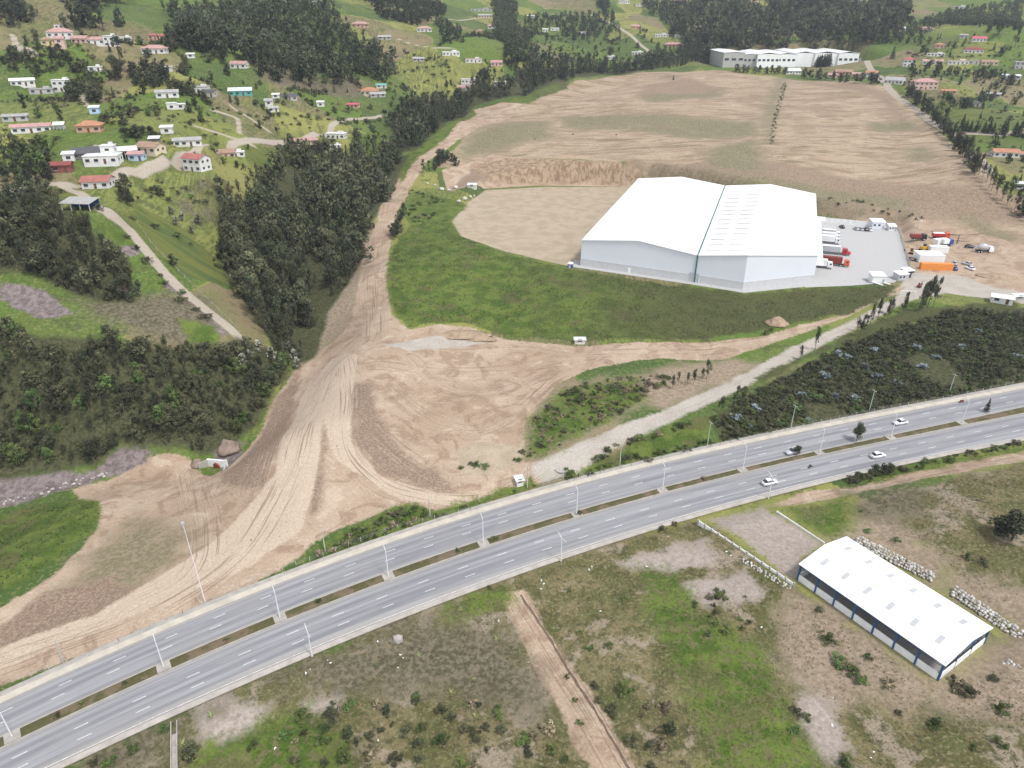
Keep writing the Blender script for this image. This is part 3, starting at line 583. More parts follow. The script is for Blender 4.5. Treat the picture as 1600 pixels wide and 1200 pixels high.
# ------------------------------------------------------------------ materials
M = {}
def mk(n, *a, **k): M[n] = flat(n, *a, **k)
mk('white_paint', (.78, .78, .77)); mk('white_metal', (.80, .80, .79), .45, .06, .08, .4); mk('grey_metal', (.42, .43, .44), .5, .1, 1, .4)
mk('lamp_steel', (.64, .65, .65), .4, .08, 1, .5); mk('concrete', (.42, .40, .365), .9, .18, .35); mk('pole_green', (.33, .40, .33), .8, .15, 1)
mk('kerb_pink', (.42, .385, .345), .9, .2, .5); mk('kerb_cream', (.50, .455, .385), .9, .16, .4); mk('kerb_grey', (.37, .345, .31), .9, .22, .5); mk('block_wall', (.52, .52, .525), .9, .10, .8); mk('cladding', (.66, .68, .73), .6, .035, .03, .3)
mk('blue_steel', (.035, .085, .21), .5, .12, 1, .4); mk('dark', (.018, .019, .022), .6); mk('tyre', (.02, .02, .02), .9); mk('glass', (.03, .035, .04), .12, .1, 1, .6)
mk('teal_pipe', (.03, .13, .13), .5); mk('wood', (.24, .17, .11), .9, .25, 2); mk('line_white', (.70, .70, .68), .8, .35, 1.6); mk('stone_a', (.50, .485, .45), .95, .25, .9); mk('stone_b', (.40, .375, .345), .95, .25, .9); mk('stone_c', (.58, .56, .52), .95, .25, .9)
mk('skylight', (.45, .46, .465), .5, .1, .5); mk('roof_light', (.60, .61, .61), .5, .05, .5); mk('brick_floor', (.34, .32, .30), .9, .12, .5)
mk('red_paint', (.42, .025, .035), .35, .15, 1, .5); mk('orange_paint', (.72, .26, .055), .5, .1, 1, .4); mk('orange_red', (.60, .10, .035), .4, .1, 1, .5); mk('maroon', (.22, .045, .035), .6, .2, 1); mk('yellow_paint', (.55, .33, .04), .5, .25, 1, .4); mk('silver_paint', (.45, .46, .48), .3, .05, 1, .6); mk('purple_paint', (.16, .09, .12), .3, .05, 1, .6); mk('blue_paint', (.03, .08, .30), .4, .1, 1, .5); mk('car_white', (.78, .78, .79), .25, .03, .5, .6); mk('black_paint', (.02, .02, .025), .3, .05, 1, .6); mk('tail_red', (.35, .02, .02), .3); mk('headlight', (.65, .66, .68), .15, .02, 1, .6)
def ribbed(name, c, freq, axis_attr=None):
    m = NB(name); uv = m.n('UVMap').outputs[0]; s_ = m.n('SeparateXYZ'); m.put(s_.inputs[0], uv)
    wv = m.mth('PINGPONG', s_.outputs[0], freq/2); rib = m.ss(wv, freq*.30, freq*.48)
    seam = m.ss(m.mth('PINGPONG', s_.outputs[1], 3.1), 3.02, 3.08); n1 = m.noise(uv, .05, 4)
    cc = m.mix(m.ss(n1, .35, .65), tuple(q*.94 for q in c), c); cc = m.mix(m.mth('MULTIPLY', seam, .35), cc, tuple(q*.75 for q in c))
    m.col(m.mix(m.mth('MULTIPLY', rib, .10), cc, tuple(q*.7 for q in c))); m.b.inputs['Roughness'].default_value = .5
    m.bump(rib, .3, .06); return m.m
M['roof_white'] = ribbed('roof_white', (.80, .80, .80), 1.0)
def asphalt():
    m = NB('asphalt'); uv = m.n('UVMap').outputs[0]; P = m.pos()
    s_ = m.n('SeparateXYZ'); m.put(s_.inputs[0], uv)
    wear = m.noise(m.scl(uv, 1.0, .018, 0), .9, 4, .6); fine = m.noise(P, 3.5, 3, .6); blot = m.noise(P, .09, 4); patch = m.noise(m.scl(uv, .5, .05, 0), 1, 2)
    c = m.mix(m.ss(wear, .36, .64), (.195, .195, .21), (.325, .325, .332)); c = m.mix(m.mth('MULTIPLY', m.ss(blot, .45, .65), .5), c, (.265, .26, .262))
    c = m.mix(m.mth('MULTIPLY', fine, .3), c, (.22, .22, .225)); c = m.mix(m.mth('MULTIPLY', m.ss(patch, .6, .64), .2), c, (.19, .19, .20))
    edge = m.mth('MAXIMUM', m.ss(s_.outputs[0], 1.3, .0), m.ss(s_.outputs[0], 8.2, 9.6)); c = m.mix(m.mth('MULTIPLY', m.mth('MULTIPLY', edge, m.noise(P, .7, 4)), .9), c, (.36, .33, .29))
    m.col(c); m.b.inputs['Roughness'].default_value = .85; m.bump(fine, .15, .05); return m.m
M['asphalt'] = asphalt()
mm = NB('median_soil'); P = mm.pos(); a_ = mm.noise(P, .25, 3); b_ = mm.noise(P, 1.6, 4, .65)
mm.col(mm.mix(mm.ss(a_, .46, .60), mm.mix(b_, (.05, .052, .02), (.12, .11, .05)), mm.mix(b_, (.10, .075, .045), (.20, .155, .105)))); mm.bump(b_, .6, .2); M['median_soil'] = mm.m
mm = NB('yard_concrete'); P = mm.pos(); a_ = mm.noise(P, .06, 4); b_ = mm.noise(P, .5, 4)
br = mm.n('TexBrick'); mm.put(br.inputs['Vector'], P); br.inputs['Scale'].default_value = .18; br.inputs['Mortar Size'].default_value = .012; br.offset = 0
mm.col(mm.mix(mm.mth('MULTIPLY', br.outputs['Fac'], .35), mm.mix(mm.ss(a_, .35, .65), (.43, .425, .42), mm.mix(b_, (.40, .39, .38), (.46, .455, .45))), (.24, .24, .24))); M['yard_concrete'] = mm.m

# ------------------------------------------------------------------ the dual carriageway
XS = np.arange(-190, 291, 2.5)
def strip(mb, f0, f1, dz0, dz1, xs=XS, uvs=None):
    n = len(xs); y0, y1 = f0(xs), f1(xs); z = ROADG*xs
    vs = [(x, a, zz+dz0) for x, a, zz in zip(xs, y0, z)]+[(x, b, zz+dz1) for x, b, zz in zip(xs, y1, z)]
    mb.add(vs, [(i, i+1, n+i+1, n+i) for i in range(n-1)]); return mb
def edge(k, off=0.0): return lambda x: ry(k, x)+off*np.sqrt(1+np.polyval(np.polyder(RW[k]), x)**2)
def road_sheet(name, f0, f1, dz, mat, label):
    mb = MB(); strip(mb, f0, f1, dz, dz); o = mb.build(name, mat); o['kind'] = 'structure'; o['label'] = label
    me = o.data; uv = me.uv_layers.new(name='UVMap'); L = np.r_[0, np.cumsum(np.hypot(np.diff(XS), np.diff(f0(XS))))]
    wdt = np.abs(f1(XS)-f0(XS))*.88; n = len(XS)
    for lp in me.loops:
        i = lp.vertex_index; uv.data[lp.index].uv = (0, L[i]) if i < n else (wdt[i-n], L[i-n])
    return o
uc = road_sheet('upper_carriageway', edge('A'), edge('B'), 0.0, M['asphalt'], 'three lane grey asphalt carriageway above the median')
lc = road_sheet('lower_carriageway', edge('C'), edge('D', -.45), 0.0, M['asphalt'], 'three lane grey asphalt carriageway below the median')
def kerb(name, f0, f1, h, mat, label):
    mb = MB(); strip(mb, f0, f0, -.05, h); strip(mb, f0, f1, h, h); strip(mb, f1, f1, h, -.4); struct(name, mb, mat, label)
kerb('verge', edge('A', .03), edge('A', 1.75), .15, M['kerb_cream'], 'cream concrete verge and gutter above the upper carriageway')
kerb('verge', edge('A', 1.78), edge('A', 3.1), .13, M['kerb_grey'], 'rough grey concrete shoulder above the cream verge')
kerb('kerb', edge('B', -.22), edge('B', .0), .12, M['kerb_pink'], 'pale kerb along the top of the median')
kerb('kerb', edge('C', .0), edge('C', .30), .18, M['kerb_grey'], 'grey kerb along the bottom of the median')
kerb('verge', edge('D', -1.75), edge('D', -.48), .14, M['kerb_pink'], 'grey concrete kerb strip below the lower carriageway')
mb = MB(); strip(mb, edge('C', .31), lambda x: (ry('B', x)+ry('C', x))/2, .12, .24); strip(mb, lambda x: (ry('B', x)+ry('C', x))/2, edge('B', -.23), .24, .10)
struct('median', mb, M['median_soil'], 'grassy soil median between the carriageways')
for f, off, par in (('D', .0, lc), ('C', -.55, lc), ('A', -.5, uc)):
    if f == 'D': mb = MB(); strip(mb, edge('D', .0), edge('D', .13), .006, .006); mb.build('edge_line', M['line_white'], par)
dash_me = MB().quad((-1.25, -.07, 0), (1.25, -.07, 0), (1.25, .07, 0), (-1.25, .07, 0)).mesh('lane_dash', M['line_white'])
for par, k0, k1, fr, ph in ((uc, 'A', 'B', .29, -91.9), (uc, 'A', 'B', .60, -91.6), (lc, 'C', 'D', .385, -77.5), (lc, 'C', 'D', .69, -76.2)):
    f = lambda x: ry(k0, x)*(1-fr)+ry(k1, x)*fr
    x = ph-9.75*6/1.19
    while x < 215:
        if x > -125:
            dy = (f(x+.5)-f(x-.5)); o = link('lane_dash', dash_me, par); o.location = (x, f(x), ROADG*x+.006); o.rotation_euler = (0, -math.atan(ROADG), math.atan(dy))
        s_ = 0
        while s_ < 9.75:
            dx = .25; s_ += math.hypot(dx, f(x+dx)-f(x)); x += dx
# cross slabs that break the planted median under each lamp
def lamp_arm(mb, z, d):                 # curved outreach arm
    pts = [(0, 0, z-.1), (d*.25, 0, z+.25), (d*.7, 0, z+.5), (d*1.5, 0, z+.68)]
    for a, b in zip(pts, pts[1:]): mb.tube(a, b, .075, .065, 5)
def make_lamp(h, arms, label, group, polemat, loc, rz):
    t = thing('street_lamp', label, 'street lamp', loc, rz, group)
    MB().tube((0, 0, 0), (0, 0, h), .145, .085, 8).build('pole', M[polemat], t)
    MB().box((0, 0, .12), (.42, .42, .26)).build('base_plate', M['concrete'], t)
    for d in arms:
        a = MB(); lamp_arm(a, h, d); ao = a.build('arm', M['lamp_steel'], t)
        MB().box((d*1.75, 0, h+.68), (.62, .26, .13)).build('lamp_head', M['grey_metal'], ao)
    return t
LM = [(23,1147),(264,1028),(438,965),(608,895),(755,850),(900,798),(1035,767),(1160,735),(1280,708),(1392,685),(1498,657)]
LML = ['lamp post at the left edge of the picture, first on the median', 'second lamp post on the median, below the tall mast', 'third lamp post on the median, counted from the left edge', 'fourth lamp post on the median, in front of the roadside hedge', 'fifth lamp post on the median, in front of the curved dirt road', 'sixth lamp post on the median, in front of the white guard hut', 'seventh lamp post on the median, below the gravel access road', 'eighth lamp post on the median, in front of the left end of the scrub', 'ninth lamp post on the median, right of the car behind the bush', 'tenth lamp post on the median, right of the leafy median tree', 'lamp post on the median nearest the right edge']
for i, (u, v) in enumerate(LM):
    p = onroad([(u, v)])[0]; x = p[0]; ym = (ry('B', x)+ry('C', x))/2; s_ = math.atan(np.polyval(np.polyder(RW['B']), x))
    make_lamp(7.4, (1,), LML[i], 'lamp posts on the median', 'lamp_steel', (x, ym, ROADG*x+.2), s_+math.pi/2)
    struct('median_slab', MB().box((x, ym, ROADG*x+.2), (2.6, 2.2, .16), s_), M['kerb_grey'], 'small concrete slab round a lamp foot on the median')
for (u, v), lb in zip([(485,1032),(877,883),(1206,789)], ('lamp post beside the lower kerb at the left, under the burnt grass', 'lamp post beside the lower kerb in the middle of the picture', 'lamp post beside the lower kerb by the white car above the brick lot')):
    p = onroad([(u, v)])[0]; x = p[0]; s_ = math.atan(np.polyval(np.polyder(RW['D']), x))
    make_lamp(6.6, (1, -1), lb, 'lamp posts below the highway', 'lamp_steel', (x, ry('D', x)-1.9*1.1, ROADG*x-.2), s_+math.pi/2)
def power_pole(u, v, h, label, mat='pole_green', arm=1.6, group='poles above the highway', rz=.35):
    p = at1(u, v); t = thing('utility_pole', label, 'utility pole', (p[0], p[1], p[2]-.1), rz, group)
    MB().tube((0, 0, 0), (0, 0, h), .17, .10, 8).build('pole', M[mat], t)
    a = MB().box((0, 0, h-.35), (.10, arm, .12)); ao = a.build('crossarm', M['grey_metal'], t)
    for q in (-.45, .0, .45): MB().tube((0, q*arm, h-.3), (0, q*arm, h-.08), .05, .04, 5).build('insulator', M['white_paint'], ao)
UP = [(99,1034,6.3,'leaning pale pole on the dirt verge at the lower left','concrete'),(508,860,7.4,'pale pole at the edge of the dirt wedge above the hedge','concrete'),(672,806,5.4,'pale pole in the green hedge beside the curved dirt road','concrete'),(824,762,7.2,'thin pale pole beside the little white guard hut','concrete'),(968,729,7.6,'green pole beside the bushes below the gravel access road','pole_green'),(1105,697,8.4,'green pole at the left end of the dark scrub','pole_green'),(1235,671,8.6,'green pole in the dark scrub above the car behind the bush','pole_green'),(1358,642,7.6,'green pole in the dark scrub above the median tree','pole_green'),(1483,614,7.0,'green pole in the dark scrub near the right edge','pole_green')]
for u, v, h, lb, mt in UP: power_pole(u, v, h, lb, mt)
for u, v, h, lb in [(1337,345,9.5,'tall pale pole behind the yard wall, nearest the warehouse'),(1399,347,9.5,'tall pale pole behind the guard building of the yard'),(1433,357,9.5,'tall pale pole at the corner behind the parked machines')]: power_pole(u, v, h, lb, 'concrete', 1.8, 'poles behind the yard', .3)
p = at1(321, 942); t = thing('mast', 'very tall thin mast standing on the bare dirt at the left', 'mast', p)
MB().tube((0, 0, 0), (-.2, 0, 22.5), .12, .06, 8).build('pole', M['lamp_steel'], t); MB().box((-.2, 0, 22.4), (.6, .5, .5)).build('mast_head', M['grey_metal'], t)
MB().tube((-1.2, -.4, 0), (-1.1, -.4, 9), .07, .05, 6).build('stay_post', M['concrete'], t)

# ------------------------------------------------------------------ the big white warehouse
def V2(a): return np.array(a[:2], float)
EZ, RZ_ = PADZ+12.0, PADZ+15.0
FL, FV, FR2, FR = V2(onplane([(907,415)], PADZ)[0]), V2(onplane([(1085,441)], PADZ)[0]), V2(onplane([(1160,453)], PADZ)[0]), V2(onplane([(1270,441)], PADZ)[0])
BL, BV, BR = V2(onplane([(997,279)], EZ)[0]), V2(onplane([(1133,290)], EZ)[0]), V2(onplane([(1275,303)], EZ)[0])
FM1, BM1, BM2 = (FL+FV)/2, (BL+BV)/2, (BV+BR)/2
wh = thing('warehouse', 'huge white warehouse with two low gables on the levelled pad', 'warehouse', (*((FL+BR)/2), PADZ))
W0 = np.array([*((FL+BR)/2), PADZ])
def loc3(p, z): return (p[0]-W0[0], p[1]-W0[1], z-W0[2])
def roof_part(quad, name='roof_slope'):
    mb = MB(); mb.quad(*[loc3(*q) for q in quad]); c4 = [(q[0], q[1]-.22) for q in quad]; mb.quad(*[loc3(*q) for q in reversed(c4)])
    for i in range(4):
        a, b = quad[i], quad[(i+1) % 4]; mb.quad(loc3(*a), loc3(*b), loc3(b[0], b[1]-.22), loc3(a[0], a[1]-.22))
    o = mb.build(name, M['roof_white'], wh); me = o.data; uv = me.uv_layers.new(name='UVMap')
    o0, o1, o3 = [np.array(loc3(*quad[i])) for i in (0, 1, 3)]; ax = (o1-o0)/np.linalg.norm(o1-o0); ay = o3-o0; ay = ay/np.linalg.norm(ay)
    for lp in me.loops:
        d = np.array(me.vertices[lp.vertex_index].co)-o0; uv.data[lp.index].uv = (d@ax, d@ay)
    return o
ov = lambda p, q, k: p+(p-q)/np.linalg.norm(p-q)*k    # overhang
fl, fm1, fv, f2, fr = ov(FL, BL, .5), ov(FM1, BM1, .5), ov(FV, BV, .5), ov(FR2, BM2, .5), ov(FR, BR, .5)
bl, bm1, bv, bm2, br = ov(BL, FL, .5), ov(BM1, FM1, .5), ov(BV, FV, .5), ov(BM2, FR2, .5), ov(BR, FR, .5)
sl = [roof_part([(fl, EZ), (bl, EZ), (bm1, RZ_), (fm1, RZ_)]), roof_part([(fv, EZ-.05), (bv, EZ-.05), (bm1, RZ_), (fm1, RZ_)]), roof_part([(fv, EZ-.05), (bv, EZ-.05), (bm2, RZ_), (f2, RZ_)]), roof_part([(fr, EZ), (br, EZ), (bm2, RZ_), (f2, RZ_)])]
# translucent roof lights in rows across each slope
for o, (a0, a1, b0, b1) in zip(sl, ((fl, bl, fm1, bm1), (fv, bv, fm1, bm1), (fv, bv, f2, bm2), (fr, br, f2, bm2))):
    for i in range(15):
        t0 = (i+.7)/15.6; t1 = t0+.0085
        for s0, s1 in ((.14, .44), (.56, .86)):
            P4 = [(a0*(1-t)+a1*t)*(1-s)+(b0*(1-t)+b1*t)*s for t, s in ((t0, s0), (t1, s0), (t1, s1), (t0, s1))]
            zz = [EZ+(RZ_-EZ)*s+.06 for s in (s0, s0, s1, s1)]
            MB().quad(*[loc3(p, z) for p, z in zip(P4, zz)]).build('roof_light', M['roof_light'], o)
def wallp(name, pts, z0, tops, mat, inset=0.0, parent=None):
    mb = MB(); n = len(pts)
    for i in range(n-1):
        a, b = pts[i], pts[i+1]; mb.quad(loc3(a, z0), loc3(b, z0), loc3(b, tops[i+1]), loc3(a, tops[i]))
    return mb.build(name, mat, parent or wh)
BZ = PADZ+3.4
sh = lambda p, c, k: p+(c-p)/np.linalg.norm(c-p)*k
CC = (FL+BR)/2
wallp('cladding', [FL, FM1, FV], BZ, [EZ-.2, RZ_-.2, EZ-.25], M['cladding']); wallp('cladding', [FV, FR2], BZ, [EZ-.25, RZ_-.2], M['cladding']); wallp('cladding', [FR2, FR], BZ, [RZ_-.2, EZ-.2], M['cladding'])
wallp('cladding', [FR, BR], BZ, [EZ-.2]*2, M['cladding']); wallp('cladding', [FL, BL], BZ, [EZ-.2]*2, M['cladding']); wallp('cladding', [BL, BM1, BV, BM2, BR], BZ, [EZ-.2, RZ_-.2, EZ-.25, RZ_-.2, EZ-.2], M['cladding'])
I_ = [sh(q, CC, -.15) for q in (FL, FV, FR2, FR, BR, BL)]
for a, b in zip(I_, I_[1:]+I_[:1]): wallp('block_wall', [a, b], PADZ-.8, [BZ+.02]*2, M['block_wall'])
mb = MB(); mb.quad(*[loc3(q, BZ+.02) for q in I_]); mb.build('wall_cap', M['block_wall'], wh)
# dark valley gutter with its downpipe, thin edge flashings
mb = MB(); nrm = np.array([.9, .4]);
for k in range(1):
    a, b = fv, bv; d = (b-a)/np.linalg.norm(b-a); q = np.array([-d[1], d[0]])*.28
    mb.quad(loc3(a-q, EZ+.10), loc3(a+q, EZ+.10), loc3(b+q, EZ+.10), loc3(b-q, EZ+.10))
gut = mb.build('valley_gutter', M['teal_pipe'], wh)
fd = (FV-FL)/np.linalg.norm(FV-FL); fn = np.array([fd[1], -fd[0]]); fn = -fn if fn@(CC-FV) > 0 else fn
MB().tube(loc3(FV+fn*.35-fd*0, EZ), loc3(FV+fn*.35, PADZ), .27, .27, 8).build('downpipe', M['teal_pipe'], wh)
MB().tube(loc3(FV+fn*.35, EZ), loc3(FV+fn*.35, EZ+9), .05, .03, 6).build('lightning_rod', M['lamp_steel'], wh)
def on_front(u, w_, h, name, mat, z0=PADZ):
    p = onplane([(u, 430)], PADZ)[0]; r = rays([(u, 430)])[0][:2]; # where that column of the view crosses the front wall line
    A = np.array([[r[0], -fd[0]], [r[1], -fd[1]]]); t, s_ = np.linalg.solve(A, FL); c = FL+fd*s_+fn*.25
    q = c-fd*w_/2; e = c+fd*w_/2
    MB().add([loc3(q, z0), loc3(e, z0), loc3(e, z0+h), loc3(q, z0+h), loc3(q-fn*.2, z0), loc3(e-fn*.2, z0), loc3(e-fn*.2, z0+h), loc3(q-fn*.2, z0+h)], [(0, 1, 2, 3), (0, 3, 7, 4), (1, 5, 6, 2), (3, 2, 6, 7)]).build(name, mat, wh)
on_front(982.5, 1.1, 2.3, 'door', M['white_paint']); on_front(1091.5, 1.1, 2.4, 'door', M['white_paint']); on_front(1084.5, 4.2, 4.0, 'roller_door', M['grey_metal'])
# loading side: canopy, dock doors
rd_ = (BR-FR)/np.linalg.norm(BR-FR); rn = np.array([rd_[1], -rd_[0]])
def dock(s0, s1, out, z0, z1, name, mat):
    q = [FR+rd_*s0+rn*.1, FR+rd_*s1+rn*.1, FR+rd_*s1+rn*out, FR+rd_*s0+rn*out]; MB().prism([loc3(p, 0)[:2] for p in q], z0-PADZ, z1-PADZ).build(name, mat, wh)
dock(6, 84, 3.2, PADZ+5.6, PADZ+5.95, 'dock_canopy', M['white_metal'])
for k in range(9): dock(9+k*8.2, 13+k*8.2, .35, PADZ+1.1, PADZ+4.9, 'dock_door', M['grey_metal'])
dock(90, 98, 6, PADZ, PADZ+4.2, 'annex', M['white_paint'])
# apron round the front, a sheet of pale concrete just above the pad
ap = [FL+np.array([-3.5, -2.0]), FV+fn*3.2, FR2+np.array([-.3, -3.2]), FR+np.array([3, -3.4]), FR+np.array([3, 6]), FL+np.array([-2.5, 8])]
mb = MB(); mb.prism([tuple(q) for q in ap], PADZ-.25, PADZ+.07); struct('apron', mb, M['yard_concrete'], 'pale concrete apron along the warehouse front')
# paved yard
yd = onplane([(1258,449),(1330,446),(1398,441),(1421,424),(1404,362),(1398,354),(1300,346),(1262,343)], PADZ+.05)
struct('yard', MB().prism([tuple(q[:2]) for q in yd], PADZ-.4, PADZ+.05), M['yard_concrete'], 'pale concrete truck yard on the right of the warehouse')
YZ = PADZ+.05
def yp(u, v, z=YZ): return onplane([(u, v)], z)[0]
# portable toilet at the front left corner
p = yp(891, 419); t = thing('portable_toilet', 'small blue and white cabin at the front left corner of the warehouse', 'cabin', p, -.4)
MB().box((0, 0, 1.1), (1.9, 1.9, 2.2)).build('cabin_wall', M['blue_steel'], t); MB().box((0, 0, 2.45), (2.2, 2.2, .5), 0, .75).build('roof', M['white_paint'], t); MB().box((0, -.97, 1.0), (.9, .06, 1.9)).build('door', M['silver_paint'], t)
# ------------------------------------------------------------------ the blue-framed shed
SZ = 3.0; e0, e1, e2, e3 = [V2(q) for q in onplane([(1250,880),(1325,838),(1552,983),(1477,1035)], SZ+4.5)]
b = onplane([(1246,906),(1465,1063)], SZ); q0, q3 = V2(b[0]), V2(b[1]); ax_ = (q3-q0)/np.linalg.norm(q3-q0); ay_ = (e1-e0)/np.linalg.norm(e1-e0)
LEN = np.linalg.norm(q3-q0); WID = np.linalg.norm(e1-e0)-.5; angs = math.atan2(ax_[1], ax_[0])
shd = thing('steel_shed', 'white roofed open shed with blue steel frame beside the stone walls', 'shed', (q0[0], q0[1], SZ), angs)
EH, RH = 4.5, 6.0; sgn = 1.0
yl = np.array([-math.sin(angs), math.cos(angs)]); sgn = 1.0 if yl@ay_ > 0 else -1.0
Wd = WID*sgn
for s0, s1 in ((0, .5), (1, .5)):
    o = MB(); A0, A1 = (-.45, Wd*s0+(-.35*sgn if s0 == 0 else .35*sgn), EH-.02), (LEN+.45, Wd*s0+(-.35*sgn if s0 == 0 else .35*sgn), EH-.02); R0, R1 = (-.45, Wd*.5, RH), (LEN+.45, Wd*.5, RH)
    dn = lambda p: (p[0], p[1], p[2]-.12)
    o.quad(A0, A1, R1, R0).quad(dn(A0), dn(R0), dn(R1), dn(A1)).quad(A0, dn(A0), dn(A1), A1).quad(A0, R0, dn(R0), dn(A0)).quad(A1, dn(A1), dn(R1), R1)
    ro = o.build('roof_slope', M['roof_white'], shd); uv = ro.data.uv_layers.new(name='UVMap')
    for lp in ro.data.loops: c_ = ro.data.vertices[lp.vertex_index].co; uv.data[lp.index].uv = (c_.x, c_.y)
    for k in range(6):
        x0 = LEN*(k+.45)/6.2; f0, f1 = .36, .64
        yy = [Wd*s0*(1-f)+Wd*.5*f for f in (f0, f1)]; zz = [EH*(1-f)+RH*f+.03 for f in (f0, f1)]
        MB().quad((x0, yy[0], zz[0]), (x0+.95, yy[0], zz[0]), (x0+.95, yy[1], zz[1]), (x0, yy[1], zz[1])).build('roof_light', M['skylight'], ro)
MB().box((LEN/2, Wd/2, .04), (LEN, abs(Wd), .1)).build('floor_slab', M['brick_floor'], shd)
for side in (0, Wd):
    for k in range(8):
        x = LEN*k/7; MB().box((x, side, EH/2), (.36, .40, EH)).build('column', M['blue_steel'], shd)
    MB().box((LEN/2, side-.04*(1 if side else -1)*0, EH-.22), (LEN, .22, .42)).build('eave_beam', M['blue_steel'], shd)
    for k in range(7):
        x0, x1 = LEN*k/7+.13, LEN*(k+1)/7-.13
        MB().box(((x0+x1)/2, side, .85), (x1-x0, .16, 1.7)).build('dwarf_wall', M['white_paint'], shd)
        bmb = MB().box(((x0+x1)/2, side, EH-.95), (x1-x0, .06, .08)); n_ = 6
        for j in range(n_): xa = x0+(x1-x0)*j/n_; bmb.tube((xa, side, EH-.95 if j % 2 else EH-.4), (xa+(x1-x0)/n_, side, EH-.4 if j % 2 else EH-.95), .035, .035, 4)
        bmb.build('lattice_truss', M['blue_steel'], shd)
for xe in (0, LEN):
    MB().box((xe, Wd/2, .85), (.16, abs(Wd)-.4, 1.7)).build('dwarf_wall', M['white_paint'], shd)
    for k in (1, 2): MB().box((xe, Wd*k/3, 2.6), (.2, .2, 5.2)).build('column', M['blue_steel'], shd)
    mb = MB()
    for a, b in (((xe, 0, EH), (xe, Wd/2, RH-.15)), ((xe, Wd, EH), (xe, Wd/2, RH-.15)), ((xe, 0, EH-.7), (xe, Wd, EH-.7)), ((xe, 0, EH-.7), (xe, Wd*.25, EH+.6)), ((xe, Wd*.25, EH+.6), (xe, Wd*.5, EH-.7)), ((xe, Wd*.5, EH-.7), (xe, Wd*.75, EH+.6)), ((xe, Wd*.75, EH+.6), (xe, Wd, EH-.7))): mb.tube(a, b, .07, .07, 5)
    mb.build('end_truss', M['blue_steel'], shd)
for k in range(1, 7):
    mb = MB()
    for a, b in (((0, EH-.2), (.5, RH-.25)), ((1, EH-.2), (.5, RH-.25)), ((0, EH-.5), (1, EH-.5))): mb.tube((LEN*k/7, Wd*a[0], a[1]), (LEN*k/7, Wd*b[0], b[1]), .07, .07, 4)
    mb.build('roof_frame', M['blue_steel'], shd)
# low boundary wall left of the shed, with piers
w0, w1 = V2(onplane([(1091,817)], 2.4)[0]), V2(onplane([(1240,916)], 3.0)[0]); n_ = 13
bw = thing('boundary_wall', 'low pale concrete wall running down from the highway to the blue shed', 'wall', (*w0, 2.2), math.atan2(*(w1-w0)[::-1])); Lw = np.linalg.norm(w1-w0)
for k in range(n_):
    MB().box((Lw*(k+.5)/n_, 0, .35+k*.05), (Lw/n_-.32, .22, 1.3)).build('wall_panel', M['white_paint'], bw)
for k in range(n_+1): MB().box((Lw*k/n_, 0, .42+k*.05), (.34, .34, 1.6)).build('pier', M['concrete'], bw)
w0, w1 = V2(onplane([(1213,800)], 3.0)[0]), V2(onplane([(1288,850)], 3.0)[0]); bw = thing('boundary_wall', 'very low white wall between the brick lot and the green grass', 'wall', (*w0, 3.0), math.atan2(*(w1-w0)[::-1])); Lw = np.linalg.norm(w1-w0)
for k in range(6): MB().box((Lw*(k+.5)/6, 0, .2), (Lw/6-.06, .2, .5)).build('wall_panel', M['white_paint'], bw)
# ------------------------------------------------------------------ boulder walls
def rock_mesh(seed, mat):
    bm = bmesh.new(); bmesh.ops.create_icosphere(bm, subdivisions=1, radius=.5); r = random.Random(seed)
    ax = [Vector((r.gauss(0, 1), r.gauss(0, 1), r.gauss(0, 1))).normalized() for _ in range(7)]
    for v in bm.verts:
        for a in ax:
            d = v.co.dot(a)
            if d > .36: v.co -= a*(d-.36)*.8
        v.co *= r.uniform(.9, 1.12)
    me = bpy.data.meshes.new('stone'); bm.to_mesh(me); bm.free(); me.materials.append(M[mat]); return me
ROCKS = [rock_mesh(i, ('stone_a', 'stone_b', 'stone_c')[i % 3]) for i in range(9)]
def rock_wall(label, A, B, wdt, rows, h, n):
    a, b = onplane([A], SZ+.4)[0], onplane([B], SZ+.4)[0]; d = b-a; L = np.linalg.norm(d[:2]); rz = math.atan2(d[1], d[0])
    t = thing('stone_wall', label, 'stone wall', (*a[:2], SZ-.2), rz)
    for i in range(n):
        for j in range(rows):
            o = link('stone', random.choice(ROCKS), t); f = (j+.5)/rows
            sz = random.uniform(.75, 1.25)*wdt/rows*1.35
            o.location = (L*(i+random.uniform(.1, .9))/n, (f-.5)*wdt+random.uniform(-.15, .15), h*(.25+.75*f)+random.uniform(-.1, .1)); o.scale = (sz*random.uniform(.8, 1.3), sz*random.uniform(.8, 1.2), sz*random.uniform(.7, 1)); o.rotation_euler = [random.uniform(0, 6.28) for _ in range(3)]
rock_wall('pale boulder wall climbing behind the upper side of the blue shed', (1338,845), (1458,905), 2.3, 4, 1.6, 28)
rock_wall('pale boulder wall at the right edge, above the shed corner', (1488,924), (1612,1008), 2.3, 4, 1.6, 26)
rock_wall('short heap of grey boulders at the right edge, below the shed corner', (1568,1036), (1625,1072), 2.0, 4, 1.3, 11)
rock_wall('rubble stones along the foot of the low boundary wall', (1160,872), (1236,918), 1.3, 3, .4, 15)

